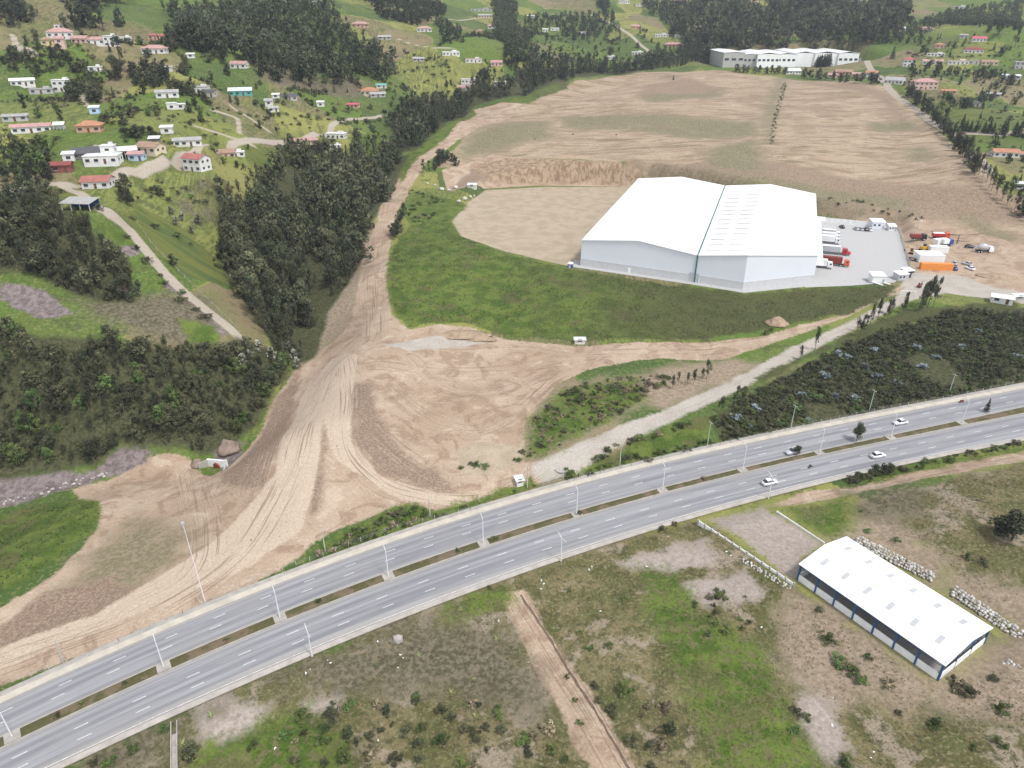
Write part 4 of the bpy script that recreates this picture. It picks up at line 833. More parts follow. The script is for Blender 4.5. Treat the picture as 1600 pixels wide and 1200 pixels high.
# ------------------------------------------------------------------ houses
WALLC = dict(w=(.64, .63, .60), c=(.62, .52, .38), p=(.60, .42, .36), o=(.50, .30, .19), g=(.42, .41, .39), t=(.10, .36, .33), b=(.40, .52, .66), y=(.62, .52, .28), s=(.55, .34, .26), d=(.16, .15, .14), u=(.04, .09, .22), m=(.25, .09, .08))
ROOFC = dict(r=(.36, .14, .12), k=(.44, .27, .245), o=(.42, .21, .13), w=(.66, .66, .65), g=(.36, .35, .34), d=(.10, .10, .105), h=(.52, .12, .16), n=(.33, .22, .16), m=(.24, .075, .07), t=(.16, .38, .36), b=(.12, .22, .45))
for k, v in WALLC.items(): mk('plaster_'+k, v, .9, .13, .5)
for k, v in ROOFC.items(): mk('roof_'+k, v, .8, .22, .7)
mk('window_glass', (.035, .042, .05), .2, .15, .5, .5); mk('window_frame', (.55, .54, .52)); mk('door_wood', (.13, .075, .045), .7, .2, 2)
EXCL = []                               # ground kept clear of planting: (x, y, radius)
def hip(mb, W, D, z, h, ov):
    x, y = W/2+ov, D/2+ov; r = max(x-y, .2)
    mb.add([(-x, -y, z), (x, -y, z), (x, y, z), (-x, y, z), (-r, 0, z+h), (r, 0, z+h), (-x, -y, z-.18), (x, -y, z-.18), (x, y, z-.18), (-x, y, z-.18)], [(0, 1, 5, 4), (1, 2, 5), (2, 3, 4, 5), (3, 0, 4), (0, 6, 7, 1), (1, 7, 8, 2), (2, 8, 9, 3), (3, 9, 6, 0), (6, 9, 8, 7)])
def slab(mb, a, b, c, d, th):
    lo = [(q[0], q[1], q[2]-th) for q in (a, b, c, d)]; mb.add([a, b, c, d]+lo, [(0, 1, 2, 3), (7, 6, 5, 4), (0, 4, 5, 1), (1, 5, 6, 2), (2, 6, 7, 3), (3, 7, 4, 0)])
def house(u, v, wpx, dr, st, roof, wc, rc, rot, label, group=None, cat='house', name='house', p=None):
    p = at1(u, v) if p is None else p; k = pxm(u, v, p); W = max(4.5 if name == 'house' else 1.8, min(34, wpx*k*.96)); D = max(4.0 if name == 'house' else 1.6, W*dr) if dr < 3 else dr
    H = 2.9*st+.3 if st >= 1 else 2.6 if st in (0, .8) else 1.9
    rz = R(rot)+math.atan2(-p[0], p[1])*.6; fx, fy = -math.sin(rz), math.cos(rz)
    c = (p[0]+fx*D/2, p[1]+fy*D/2); hz = hgt([p[0], c[0], p[0]+fx*D], [p[1], c[1], p[1]+fy*D]); z0 = float(np.mean(hz))
    t = thing(name, label, cat, (c[0], c[1], z0), rz, group); EXCL.append((c[0], c[1], max(W, D)*.62+1.5))
    far = wpx < 17; wm, rm = M['plaster_'+wc], M['roof_'+rc]
    b = MB().box((0, 0, (H-1.2)/2), (W, D, H+1.2)); rise = 0
    if roof in 'G':
        rise = min(2.2, D*.2)
        for s in (-1, 1): b.add([(s*W/2, -D/2, H), (s*W/2, D/2, H), (s*W/2, 0, H+rise)], [(0, 1, 2) if s > 0 else (0, 2, 1)])
    if roof == 'O': pass
    else: b.build('wall', wm, t)
    r = MB()
    if roof == 'G':
        ro_ = None
        for s in (-1, 1):
            q = MB(); slab(q, (-W/2-.5, s*(D/2+.55), H-.22), (W/2+.5, s*(D/2+.55), H-.22), (W/2+.5, 0, H+rise+.05), (-W/2-.5, 0, H+rise+.05), .14); q.build('roof_slope', rm, t)
    elif roof == 'H': hip(r, W, D, H, min(2.4, D*.24), .6); r.build('roof', rm, t)
    elif roof == 'S': slab(r, (-W/2-.4, -D/2-.5, H-.05), (W/2+.4, -D/2-.5, H-.05), (W/2+.4, D/2+.3, H+D*.14), (-W/2-.4, D/2+.3, H+D*.14), .15); r.build('roof', rm, t)
    elif roof == 'F':
        r.box((0, 0, H+.1), (W+.5, D+.5, .24)); ro = r.build('roof', rm, t)
        if not far: MB().box((W*.22, D*.1, H+.75), (W*.26, D*.35, 1.1)).build('stair_head', wm, ro)
    elif roof == 'O':                   # open-sided: roof on posts with a back wall
        slab(r, (-W/2-.3, -D/2-.3, H-.3), (W/2+.3, -D/2-.3, H-.3), (W/2+.3, D/2+.3, H+.7), (-W/2-.3, D/2+.3, H+.7), .12); r.build('roof', rm, t)
        MB().box((0, D/2-.15, (H-1.6)/2+.1), (W, .2, H+1.6)).build('back_wall', wm, t)
        for q in range(4):
            x = -W/2+.2+(W-.4)*q/3; MB().box((x, -D/2+.2, H/2-.9), (.22, .22, H+1.2)).build('post', M['window_frame'], t)
    if roof == 'O': return t
    nw = max(1, min(5, int(W/3.0))) if not far else (2 if W > 6 else 1)
    for f in range(int(max(1, st))):
        zc = f*2.9+1.55
        for i in range(nw):
            x = -W/2+W*(i+.5)/nw
            if f == 0 and i == nw//2 and nw > 1:
                MB().box((x, -D/2-.03, 1.05), (1.05, .1, 2.1)).build('door', M['door_wood'], t); continue
            wo = MB().box((x, -D/2-.02, zc), (min(1.7, W/nw*.62), .07, 1.15)).build('window', M['window_glass'], t)
            if not far: MB().box((x, -D/2-.06, zc-.66), (min(1.9, W/nw*.7), .16, .12)).build('sill', M['window_frame'], wo)
        if not far:
            for s in (-1, 1):
                for y in ((-D*.22, D*.22) if D > 6 else (0,)): MB().box((s*(W/2+.02), y, zc), (.07, 1.2, 1.1)).build('window', M['window_glass'], t)
    return t
for q, lb, p_ in HPADS: house(float(q[0]), float(q[1]), float(q[2]), float(q[3]), float(q[4]), q[5], q[6], q[7], float(q[8]), lb, p=p_)
# ------------------------------------------------------------------ factory at the head of the bare field
fp = FP; k = pxm(0, 0, fp); fac = thing('factory', 'long white factory with stepped bright roofs at the head of the bare field', 'factory', fp, 0)
EXCL += [(fp[0]+dx*k, fp[1]+32, 30) for dx in (-90, -60, -30, 0, 30, 60, 90)]
def fbox(x0, x1, y0, y1, h, roofh, name='hall', win=0):
    x0, x1 = x0*k, x1*k; h += 3; y1 += 30; MB().box(((x0+x1)/2, (y0+y1)/2, h/2-3), (x1-x0, y1-y0, h+6)).build('wall', M['plaster_g' if win == 9 else 'white_metal'], fac)
    r = MB(); xm = (x0+x1)/2
    slab(r, (x0-.4, y0-.4, h), (xm, y0-.4, h+roofh), (xm, y1+.4, h+roofh), (x0-.4, y1+.4, h), .3); r.build('roof_slope', M['white_metal'], fac)
    r = MB(); slab(r, (xm, y0-.4, h+roofh), (x1+.4, y0-.4, h), (x1+.4, y1+.4, h), (xm, y1+.4, h+roofh), .3); r.build('roof_slope', M['white_metal'], fac)
    for i in range(win if win < 9 else 3):
        n = win if win < 9 else 3; xx = x0+(x1-x0)*(i+.5)/n; MB().box((xx, y0-.05, h*.55), ((x1-x0)/n*.6, .2, 2.2)).build('window', M['window_glass'], fac)
fbox(-105, -72, 4, 40, 12, .8, win=9); fbox(-72, -52, 8, 40, 10, .6, win=9); fbox(-52, -18, 3, 44, 10.5, 1.5, win=5); fbox(-18, 12, 10, 60, 10, 1.4, win=4); fbox(12, 42, 14, 66, 11, 1.7, win=0); fbox(42, 78, 12, 62, 11, 1.8, win=0); fbox(78, 110, 10, 56, 11, 1.7, win=4)
house(1240, 116, 24, .7, 1, 'G', 'w', 'w', 15, 'pale gabled building in front of the factory, left of the dark hedge block')
# ------------------------------------------------------------------ small roadside buildings
house(813, 760, 5.2, 1, .5, 'S', 'w', 'w', 20, 'little white guard hut in the roadside bushes', name='guard_hut', cat='hut')
t = house(906, 538, 17, .4, .5, 'S', 'w', 'w', 3, 'small white site cabin at the foot of the green slope', name='site_cabin', cat='cabin')
house(737, 294, 14, .6, .4, 'S', 'w', 'w', -10, 'small white roofed hut below the cut bank', name='hut', cat='hut')
house(1564, 475, 30, .5, .8, 'G', 'w', 'w', -5, 'white tent-roofed shed beside the gravel road at the right', name='shed', cat='shed')
house(1593, 470, 18, .5, .7, 'S', 'g', 'w', 25, 'half hidden grey shed with white roof at the right edge by the gravel road', name='shed', cat='shed')
# compound wall round the pink tiled house; culvert headwall; gate
hp_ = [p for q, lb, p in HPADS if q[0] == '473'][0]; P4 = onplane([(430,231),(428,220),(506,212),(504,230)], hp_[2]); cw = thing('compound_wall', 'black wall round the long pink tiled house', 'wall', P4[0])
for a, b in zip(P4, np.roll(P4, -1, 0)):
    d = b-a; L = np.linalg.norm(d[:2])
    for i in range(4): c_ = a+d*(i+.5)/4-P4[0]; MB().box((c_[0], c_[1], -.7), (L/4-.05, .4, 4.4), math.atan2(d[1], d[0])).build('wall_panel', M['dark'], cw)
cp = at1(341, 730)+np.array([0, 0, .9]); cu = thing('culvert', 'concrete culvert headwall with a red pipe mouth in the ravine', 'culvert', cp, -.35)
MB().prof([(-3.9, -2.5), (3.9, -2.5), (3.9, 2.7), (2.6, 2.3), (-3.9, 1.3)], -.3, .3).build('headwall', M['white_paint'], cu)
mk('dusty_red', (.36, .13, .11), .9); MB().tube((0, -.7, -.2), (0, 1.5, -.2), 1.25, 1.25, 16).build('pipe', M['dusty_red'], cu); MB().tube((0, -.75, -.2), (0, -.6, -.2), 1.0, 1.0, 16).build('pipe_mouth', M['maroon'], cu)
for s in (-1, 1): MB().box((s*4.2, -1.5, -.3), (.35, 3.0, 3.0), s*.5).build('wing_wall', M['concrete'], cu)
g0, g1 = at1(848, 758), at1(880, 748); d = g1-g0; gt = thing('gate', 'thin steel mesh gate across the foot of the access road', 'gate', g0, math.atan2(d[1], d[0])); L = np.linalg.norm(d[:2])
for f in (0, .33, .67, 1): MB().tube((L*f, 0, -.2), (L*f, 0, 2.3), .07, .07, 6).build('gate_post', M['grey_metal'], gt)
for i in range(3):
    mb = MB(); x0, x1 = L*i/3+.1, L*(i+1)/3-.1
    for z in (.2, 1.1, 2.0): mb.tube((x0, 0, z), (x1, 0, z), .03, .03, 4)
    for j in range(7): mb.tube((x0+(x1-x0)*j/6, 0, .2), (x0+(x1-x0)*j/6, 0, 2.0), .02, .02, 4)
    mb.build('gate_leaf', M['grey_metal'], gt)
mc = at1(877, 732); struct('manhole_slab', MB().tube((mc[0], mc[1], mc[2]-.2), (mc[0], mc[1], mc[2]+.06), 2.0, 2.0, 20), M['kerb_grey'], 'round grey concrete disc set in the gravel access road')

# ------------------------------------------------------------------ vegetation
def leaf_mat(name, dark, mid, light, hue=.03, up=.55):
    m = NB(name); tint = m.att('tint'); rnd = m.n('ObjectInfo').outputs['Random']
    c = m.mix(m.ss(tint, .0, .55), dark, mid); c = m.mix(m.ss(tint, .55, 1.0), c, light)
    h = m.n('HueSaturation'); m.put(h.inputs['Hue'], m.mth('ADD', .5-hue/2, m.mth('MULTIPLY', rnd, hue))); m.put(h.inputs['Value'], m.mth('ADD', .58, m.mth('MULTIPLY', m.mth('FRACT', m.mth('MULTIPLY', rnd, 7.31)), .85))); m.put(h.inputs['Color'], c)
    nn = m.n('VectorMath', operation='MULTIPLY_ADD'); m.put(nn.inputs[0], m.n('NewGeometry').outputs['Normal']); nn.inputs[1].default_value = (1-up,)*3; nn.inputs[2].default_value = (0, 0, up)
    nz = m.n('VectorMath', operation='NORMALIZE'); m.put(nz.inputs[0], nn.outputs[0]); m.t.links.new(nz.outputs[0], m.b.inputs['Normal'])
    m.col(h.outputs[0]); m.b.inputs['Roughness'].default_value = .75; m.b.inputs['Specular IOR Level'].default_value = .25; return m.m
LM_ = dict(euc=leaf_mat('eucalyptus_leaves', (.030, .034, .017), (.058, .064, .031), (.11, .115, .058)), scrub=leaf_mat('scrub_leaves', (.034, .038, .018), (.066, .070, .034), (.125, .126, .064)),
  green=leaf_mat('green_leaves', (.036, .056, .016), (.075, .112, .030), (.14, .185, .058), .05), dark=leaf_mat('dark_leaves', (.024, .030, .015), (.047, .057, .028), (.088, .10, .05)),
  blue=leaf_mat('blue_grey_leaves', (.08, .10, .105), (.15, .18, .19), (.27, .31, .33), .01), pale=leaf_mat('pale_spiky_leaves', (.10, .12, .04), (.20, .22, .08), (.34, .35, .16), .04), dry=leaf_mat('dry_stems', (.10, .08, .048), (.185, .15, .09), (.30, .25, .165)), straw=leaf_mat('straw', (.13, .11, .06), (.20, .17, .10), (.29, .25, .16), .03, .85), weed=leaf_mat('weeds', (.075, .078, .032), (.115, .115, .048), (.17, .165, .075), .03, .85), turf=leaf_mat('turf', (.045, .062, .016), (.085, .115, .028), (.14, .16, .05), .03, .7), lawn=leaf_mat('lawn', (.07, .095, .024), (.105, .14, .036), (.15, .18, .055), .03, .85), flower=leaf_mat('pale_blossom', (.05, .06, .03), (.16, .16, .11), (.50, .48, .42), .02))
mk('bark', (.16, .125, .095), .9, .3, 2)
def leaves(cl, n, size, seed, flat_=.5):
    """leaf quads through a set of clumps (x,y,z,rx,ry,rz,tint) -> verts, faces, tint per face"""
    r = np.random.default_rng(seed); cl = np.asarray(cl, float); wgt = (cl[:, 3]*cl[:, 4]*cl[:, 5])**.667; idx = r.choice(len(cl), n, p=wgt/wgt.sum())
    d = r.standard_normal((n, 3)); d /= np.linalg.norm(d, axis=1)[:, None]; rad = r.uniform(.45, 1.08, n)**.6
    c = cl[idx, :3]+d*cl[idx, 3:6]*rad[:, None]
    nr = d*.8+r.standard_normal((n, 3))*flat_+np.array([0, 0, .35]); nr /= np.linalg.norm(nr, axis=1)[:, None]
    t = np.cross(nr, r.standard_normal((n, 3))); t /= np.linalg.norm(t, axis=1)[:, None]; b = np.cross(nr, t)
    s = size*r.uniform(.6, 1.4, n)[:, None]; a = r.uniform(.5, .85, n)[:, None]
    V = np.stack([c-t*s*.5, c+b*s*.5*a, c+t*s*.55, c-b*s*.5*a], 1).reshape(-1, 3); F = np.arange(4*n).reshape(-1, 4)
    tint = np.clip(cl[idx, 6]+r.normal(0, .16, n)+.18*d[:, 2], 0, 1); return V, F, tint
def leaf_mesh(name, V, F, T, mat):
    me = np_mesh(name, V, F); a = me.attributes.new('tint', 'FLOAT', 'FACE'); a.data.foreach_set('value', np.asarray(T, np.float32)); me.materials.append(mat); return me
class Proto: pass
def proto(kind, seed, n, size, mat):
    r = random.Random(seed); cl = []; tr = MB(); p = Proto()
    if kind == 'euc':                   # 1 unit tall: bare pale stem, drooping uneven sprays up a thin leader
        top = r.uniform(.92, 1.0); lean = (r.uniform(-.05, .05), r.uniform(-.05, .05)); tr.tube((0, 0, -.06), (lean[0], lean[1], top), .016, .004, 5)
        lo = r.uniform(.12, .4)
        for i in range(26):
            f = lo+(1-lo)*r.random()**.85; q = r.uniform(0, 6.28); wd = r.uniform(.5, 1.2)*(.17*math.sin(min(1, (1.12-f)*1.7)*1.5)+.015); dd = wd*r.uniform(.2, 1.0)
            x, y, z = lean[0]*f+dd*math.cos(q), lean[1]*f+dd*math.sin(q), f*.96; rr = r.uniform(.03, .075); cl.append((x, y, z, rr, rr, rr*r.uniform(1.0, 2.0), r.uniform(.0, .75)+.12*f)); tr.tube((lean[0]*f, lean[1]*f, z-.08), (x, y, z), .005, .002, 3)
    elif kind == 'broad':
        tr.tube((0, 0, -.08), (r.uniform(-.05, .05), 0, .5), .03, .018, 5); sq = r.uniform(.7, 1.2)
        for i in range(30):
            q = r.uniform(0, 6.28); f = r.uniform(.15, .97); dd = r.uniform(.05, .46)*math.sin(math.pi*min(.93, f*.8+.14))*sq; rr = r.uniform(.06, .15)
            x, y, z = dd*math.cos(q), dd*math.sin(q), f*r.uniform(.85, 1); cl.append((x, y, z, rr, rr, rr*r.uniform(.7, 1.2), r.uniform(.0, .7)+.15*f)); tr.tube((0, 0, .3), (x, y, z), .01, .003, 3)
    elif kind == 'round':
        tr.tube((0, 0, -.06), (0, 0, .45), .03, .02, 6)
        for i in range(20):
            q = r.uniform(0, 6.28); f = r.uniform(.28, .85); dd = r.uniform(.05, .3)*math.sin(math.pi*min(.9, f*.9+.1)); rr = r.uniform(.11, .17)
            x, y, z = dd*math.cos(q), dd*math.sin(q), f; cl.append((x, y, z, rr, rr, rr, r.uniform(.1, .65))); tr.tube((0, 0, .3), (x, y, z), .01, .004, 3)
    elif kind == 'bush':
        for i in range(16):
            q = r.uniform(0, 6.28); dd = r.uniform(.0, .5); rr = r.uniform(.08, .22); x, y, z = dd*math.cos(q)*1.2, dd*math.sin(q), r.uniform(.08, .75)*(1-dd*.8); cl.append((x, y, z, rr, rr, rr*.8, r.uniform(.1, .8))); tr.tube((0, 0, -.1), (x, y, z), .02, .008, 3)
    elif kind == 'cone':
        tr.tube((0, 0, -.06), (0, 0, .95), .02, .004, 5)
        for i in range(20):
            f = (i+.5)/20; q = i*2.4; wd = .17*(1.05-f); cl.append((wd*.55*math.cos(q), wd*.55*math.sin(q), .06+f*.9, wd*.75+.015, wd*.75+.015, .07, r.uniform(.1, .6)))
    elif kind == 'spike':
        for i in range(26):
            q = r.uniform(0, 6.28); e = r.uniform(.5, 1.35); L = r.uniform(.6, 1.0); tr.tube((0, 0, 0), (L*math.cos(q)*math.cos(e), L*math.sin(q)*math.cos(e), L*math.sin(e)), .05, .008, 3)
        me = tr.mesh('leaf_rosette'); a = me.attributes.new('tint', 'FLOAT', 'FACE'); a.data.foreach_set('value', np.array([r.random() for _ in me.polygons], np.float32)); me.materials.append(mat); p.crown = me; p.trunk = None; return p
    p.raw = leaves(cl, n, size, seed); p.crown = leaf_mesh('crown', *p.raw, mat); p.low = leaves(cl, max(40, n//6), size*2.0, seed+1)
    p.trunk = tr.mesh('trunk', M['bark']); Vf, Ff, Tf = leaves(cl, max(60, n//4), size*1.8, seed+2); tq = MB()
    for c_ in cl: tq.tube((0, 0, max(-.05, c_[2]-.25)), c_[:3], .012, .006, 4, False)
    tq.tube((0, 0, -.06), (0, 0, .7), .025, .012, 4, False); tv = np.array(tq.V); tf = np.array(tq.F)
    p.far = leaf_mesh('tree', np.vstack([Vf, tv]), np.vstack([Ff, tf+len(Vf)]), np.r_[Tf, np.full(len(tf), .15)], mat); return p
PR = {}
def pset(key, kind, cnt, n, size, mat): PR[key] = [proto(kind, hash_(key)+i*13, n, size, LM_[mat]) for i in range(cnt)]
def hash_(s): return sum(ord(c)*(i+3) for i, c in enumerate(s))
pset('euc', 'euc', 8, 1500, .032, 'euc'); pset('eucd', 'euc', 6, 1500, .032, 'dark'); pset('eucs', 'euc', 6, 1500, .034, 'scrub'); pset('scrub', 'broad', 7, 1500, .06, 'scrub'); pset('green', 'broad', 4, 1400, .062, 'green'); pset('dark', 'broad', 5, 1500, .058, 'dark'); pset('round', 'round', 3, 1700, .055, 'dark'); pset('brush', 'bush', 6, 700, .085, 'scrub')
pset('bush', 'bush', 7, 800, .09, 'green'); pset('dbush', 'bush', 7, 900, .085, 'scrub'); pset('bbush', 'bush', 3, 500, .13, 'blue'); pset('cone', 'cone', 3, 700, .06, 'dark'); pset('spike', 'spike', 3, 0, 0, 'pale'); pset('drybush', 'bush', 3, 380, .15, 'dry'); pset('flower', 'broad', 3, 800, .08, 'flower')
LOOK = dict(round='dense rounded', eucs='slim olive', brush='low olive', euc='grey-green', eucd='slim dark', scrub='olive', green='bright green', dark='dense dark', bush='leafy green', dbush='olive-brown', drybush='dry brown', cone='pointed', bbush='', spike='', flower='')
SIZE = {}
MARKS = [(1090,815,'the top of the boundary wall'),(1240,915,'the low end of the boundary wall'),(1360,990,'the front of the blue shed'),(1465,1065,'the near corner of the blue shed'),(1560,1000,'the far end of the blue shed'),(1345,850,'the upper boulder wall'),(1300,815,'the green patch right of the brick lot'),(820,930,'the top of the earth lane'),(880,1040,'the middle of the earth lane'),(960,1160,'the bottom of the earth lane'),(975,1085,'the young green pine'),(545,1150,'the pair of dark pines'),(622,1001,'the large grey boulder'),(300,1180,'the thin drain wall'),(700,1120,'the burnt grass of the lower lot'),(1110,970,'the pale bare patch in the middle lot'),(1250,1120,'the eroded gully'),(1450,1150,'the bottom right corner lot'),(1580,845,'the big dark tree'),(740,728,'the ochre bank beside the curved road'),(815,712,'the ochre bank by the guard hut'),(1200,518,'the tan earth heap'),(180,1190,'the bottom left kerb'),(1050,825,'the lower kerb in the middle')]
def near(u, v): return min(MARKS, key=lambda m_: (m_[0]-u)**2+(m_[1]-v)**2)[2]
def plant(key, x, y, h, w_=None, name='tree', label=None, cat='tree', group=None, parts=True, z=None):
    p = random.choice(PR[key]); z = float(hgt(x, y)[0]) if z is None else z
    if group and LOOK.get(key) and label: label = LOOK[key]+' '+label.replace('dark grey-green ', '').replace('tall dark ', 'tall ').replace('slender dark ', 'slender ').replace('dark bushy ', 'bushy ').replace('tall grey-green ', 'tall ').replace('young dark ', 'young ').replace('dark ', '', 1 if label.startswith('dark ') else 0).replace('green bush', 'bush').replace('clipped dark', 'clipped')
    w_ = w_ or 1.0; sx = h*w_*random.uniform(.9, 1.12); rz = random.uniform(0, 6.28)
    if not parts or p.trunk is None:
        o = link(name, p.far if p.trunk is not None and not parts else p.crown); o.location = (x, y, z); o.scale = (sx, sx, h); o.rotation_euler = (0, 0, rz); return tag(o, label, cat, group)
    t = thing(name, label, cat, (x, y, z), rz, group); t.scale = (sx, sx, h)
    link('trunk', p.trunk, t); link('crown', p.crown, t); return t
def free(x, y, pad=1.0):
    for a, b, r in EXCL:
        if (x-a)**2+(y-b)**2 < (r+pad)**2: return False
    if cls_at('rock', x, y)[0] > -1.5 or cls_at('path', x, y)[0] > -.6 or cls_at('dirt', x, y)[0] > -.3: return pad < -1 or pad == .5 and cls_at('lush', x, y)[0] > 0
    q = max(y-ry('A', x), ry('D', x)-y); return q > (2.2 if pad < -1 else 4.2) or x < -180
def scatter(Pw, spacing, sd=1, inset=0.0):
    Pw = np.asarray(Pw)[:, :2]; r = np.random.default_rng(sd); lo, hi = Pw.min(0), Pw.max(0); out = []
    nx, ny = int((hi[0]-lo[0])/spacing)+1, int((hi[1]-lo[1])/spacing)+1
    gx, gy = np.meshgrid(np.arange(nx), np.arange(ny)); q = np.c_[gx.ravel(), gy.ravel()]*spacing+lo+r.uniform(-.48, .48, (nx*ny, 2))*spacing
    s = poly_sdf(q[:, 0], q[:, 1], Pw); return q[s > inset]
def stuff_trees(name, label, pts, mix, hr, wr, cat):
    """a wood's further trees, which nobody could count, as one mesh"""
    by = {}
    for x, y in pts:
        key = random.choice(mix); p = random.choice(PR[key]); V, F, T = p.low; h = random.uniform(*hr); s = h*random.uniform(*wr); a = random.uniform(0, 6.28); c, sn = math.cos(a), math.sin(a)
        W = np.c_[(V[:, 0]*c-V[:, 1]*sn)*s+x, (V[:, 0]*sn+V[:, 1]*c)*s+y, V[:, 2]*h+float(hgt(x, y)[0])]
        by.setdefault(p.crown.materials[0], []).append((W, np.clip(T+random.uniform(-.18, .18), 0, 1)))
    for m_, L in by.items():
        V = np.vstack([q[0] for q in L]); T = np.concatenate([q[1] for q in L]); o = link(name, leaf_mesh(name, V, np.arange(len(V)).reshape(-1, 4), T, m_)); tag(o, label, cat, None, 'stuff')
def wood(P, spacing, n_ind, mix, hr, wr, name, label, group, stuff_name, stuff_label, seed, far=False, inset=.5, cat='tree', gap=0.0, thin=0.0):
    q = scatter(at(P) if not isinstance(P, np.ndarray) else P, spacing, seed, inset); q = np.array([(x, y) for x, y in q if free(x, y, .5) and random.random() >= gap and (not thin or vnoise(np.array([x]), np.array([y]), 24, seed)[0] > -thin)])
    if len(q) == 0: return
    q = q[np.argsort(np.hypot(q[:, 0], q[:, 1]))]
    for x, y in q[:n_ind]: plant(random.choice(mix), x, y, random.uniform(*hr), random.uniform(*wr), name, label, cat, group, parts=not far)
    if len(q) > n_ind: stuff_trees(stuff_name, stuff_label, q[n_ind:], mix, hr, wr, 'trees' if cat == 'tree' else 'bushes')
LF = LAND['forest']
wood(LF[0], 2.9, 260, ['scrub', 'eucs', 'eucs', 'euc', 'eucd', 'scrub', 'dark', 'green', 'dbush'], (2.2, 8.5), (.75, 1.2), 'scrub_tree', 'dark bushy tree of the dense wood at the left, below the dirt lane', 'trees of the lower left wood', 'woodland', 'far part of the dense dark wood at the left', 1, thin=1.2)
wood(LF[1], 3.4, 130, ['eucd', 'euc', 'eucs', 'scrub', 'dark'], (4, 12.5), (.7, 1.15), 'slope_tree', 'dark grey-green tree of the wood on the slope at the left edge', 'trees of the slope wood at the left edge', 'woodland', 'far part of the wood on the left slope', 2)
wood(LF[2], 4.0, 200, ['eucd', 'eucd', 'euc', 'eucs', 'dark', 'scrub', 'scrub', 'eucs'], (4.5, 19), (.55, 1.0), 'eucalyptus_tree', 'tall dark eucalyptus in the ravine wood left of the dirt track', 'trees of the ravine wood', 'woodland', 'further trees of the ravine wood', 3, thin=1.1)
wood(LF[3], 5.0, 70, ['eucd', 'dark', 'euc', 'eucs'], (6, 19), (.6, 1.0), 'ravine_tree', 'dark tree of the belt between the bare field and the far hillside', 'trees of the belt beyond the field', 'woodland', 'further trees of the belt beyond the bare field', 4, far=True, thin=.9)
wood(LF[4], 6.5, 40, ['eucd', 'eucd', 'dark'], (8, 21), (.7, 1.1), 'hill_tree', 'tall dark tree of the wood across the far hill at top left', 'trees of the far hill wood', 'woodland', 'wood across the far hill at top left', 5, far=True, thin=.35, inset=-6)
wood(LF[5], 7, 30, ['eucd', 'dark'], (9, 22), (.7, 1.1), 'hilltop_tree', 'tall dark tree of the hilltop wood in the top left corner', 'trees of the top left corner wood', 'woodland', 'hilltop wood in the top left corner', 6, far=True, thin=.35, inset=-6)
wood(LF[6], 7, 60, ['euc', 'eucd', 'scrub'], (10, 27), (.65, 1.05), 'grove_tree', 'tall grey-green tree of the wood behind the factory', 'trees of the wood behind the factory', 'woodland', 'wood behind the factory at the top right', 7, far=True, thin=.35, inset=-6)
wood(LF[7], 1.75, 240, ['brush', 'dbush', 'brush', 'bush', 'brush', 'scrub', 'eucs'], (.9, 2.7), (1.0, 1.7), 'scrub_bush', 'dark bush of the scrub strip between the access road and the highway', 'bushes of the scrub strip', 'scrub', 'denser far part of the scrub strip above the highway', 8, cat='bush', thin=.9)
for k_, (u, v) in enumerate([(1370,590),(1440,575),(1465,560),(1350,575),(1430,545),(1500,545),(1180,640),(1150,655),(1265,660),(1305,620),(1335,625),(1530,520),(1400,600),(1590,560),(1310,555),(1325,560),(1365,550),(1290,590),(1250,620),(1170,668)]):
    P_ = at1(u, v); plant('bbush', P_[0], P_[1], random.uniform(1.8, 2.8), 1.6, 'blue_bush', 'blue-grey eucalyptus bush among the dark scrub above the highway', 'bush', 'blue-grey bushes of the scrub strip')
# far hillsides: groves, hedges and single trees
FARW = [([(560,0),(640,-5),(700,20),(660,45),(600,30)],'euc',8,'far grove above the centre'),([(770,-10),(800,-10),(815,60),(835,110),(790,120),(775,60)],'eucd',6.5,'tall far grove left of the field top'),([(820,25),(960,20),(970,50),(900,65),(850,45),(820,70)],'dark',8,'far dark grove over the field top'),([(930,-10),(960,-10),(945,30)],'eucd',7,'tall trees at the top centre right'),([(1000,10),(1100,0),(1110,50),(1050,45)],'euc',8,'far grove left of the factory wood'),([(240,10),(300,20),(350,60),(345,90),(290,70),(260,85),(275,40)],'euc',7,'far grove at the top left meadow'),([(410,110),(440,118),(450,140),(390,110)],'eucd',6,'far row below the hill wood'),([(680,30),(720,50),(720,75),(690,70)],'dark',8,'far trees right of the pinkish hill house'),([(1400,65),(1480,20),(1600,0),(1600,50),(1540,55),(1480,40),(1440,62)],'dark',8,'far wood at the top right'),([(400,55),(420,50),(560,90),(600,130),(540,128),(450,100)],'eucd',6.5,'front edge of the far hill wood'),
  ([(690,125),(770,120),(800,130),(780,150),(700,150)],'dark',7,'trees round the pink houses above the ravine'),([(20,90),(130,95),(150,130),(160,170),(120,160),(80,120),(10,125)],'scrub',5.5,'leafy hollow below the upper left cluster'),([(200,112),(270,112),(270,135),(220,150)],'dark',5.5,'dark grove right of the big tree, upper left'),([(270,140),(330,150),(320,175),(280,165)],'scrub',6,'leafy cluster among white houses'),([(0,230),(80,240),(80,290),(0,290)],'green',5.5,'green thicket at the left edge')]
for i, (P_, key, sp, lb) in enumerate(FARW):
    wood(P_, sp, 14, [key, key, 'dark'], (8, 16) if key in ('euc', 'eucd') else (4.5, 9), (.8, 1.1), 'grove_tree', 'tree of the '+lb, 'trees of the '+lb, 'grove', lb, 30+i, far=True, inset=0)
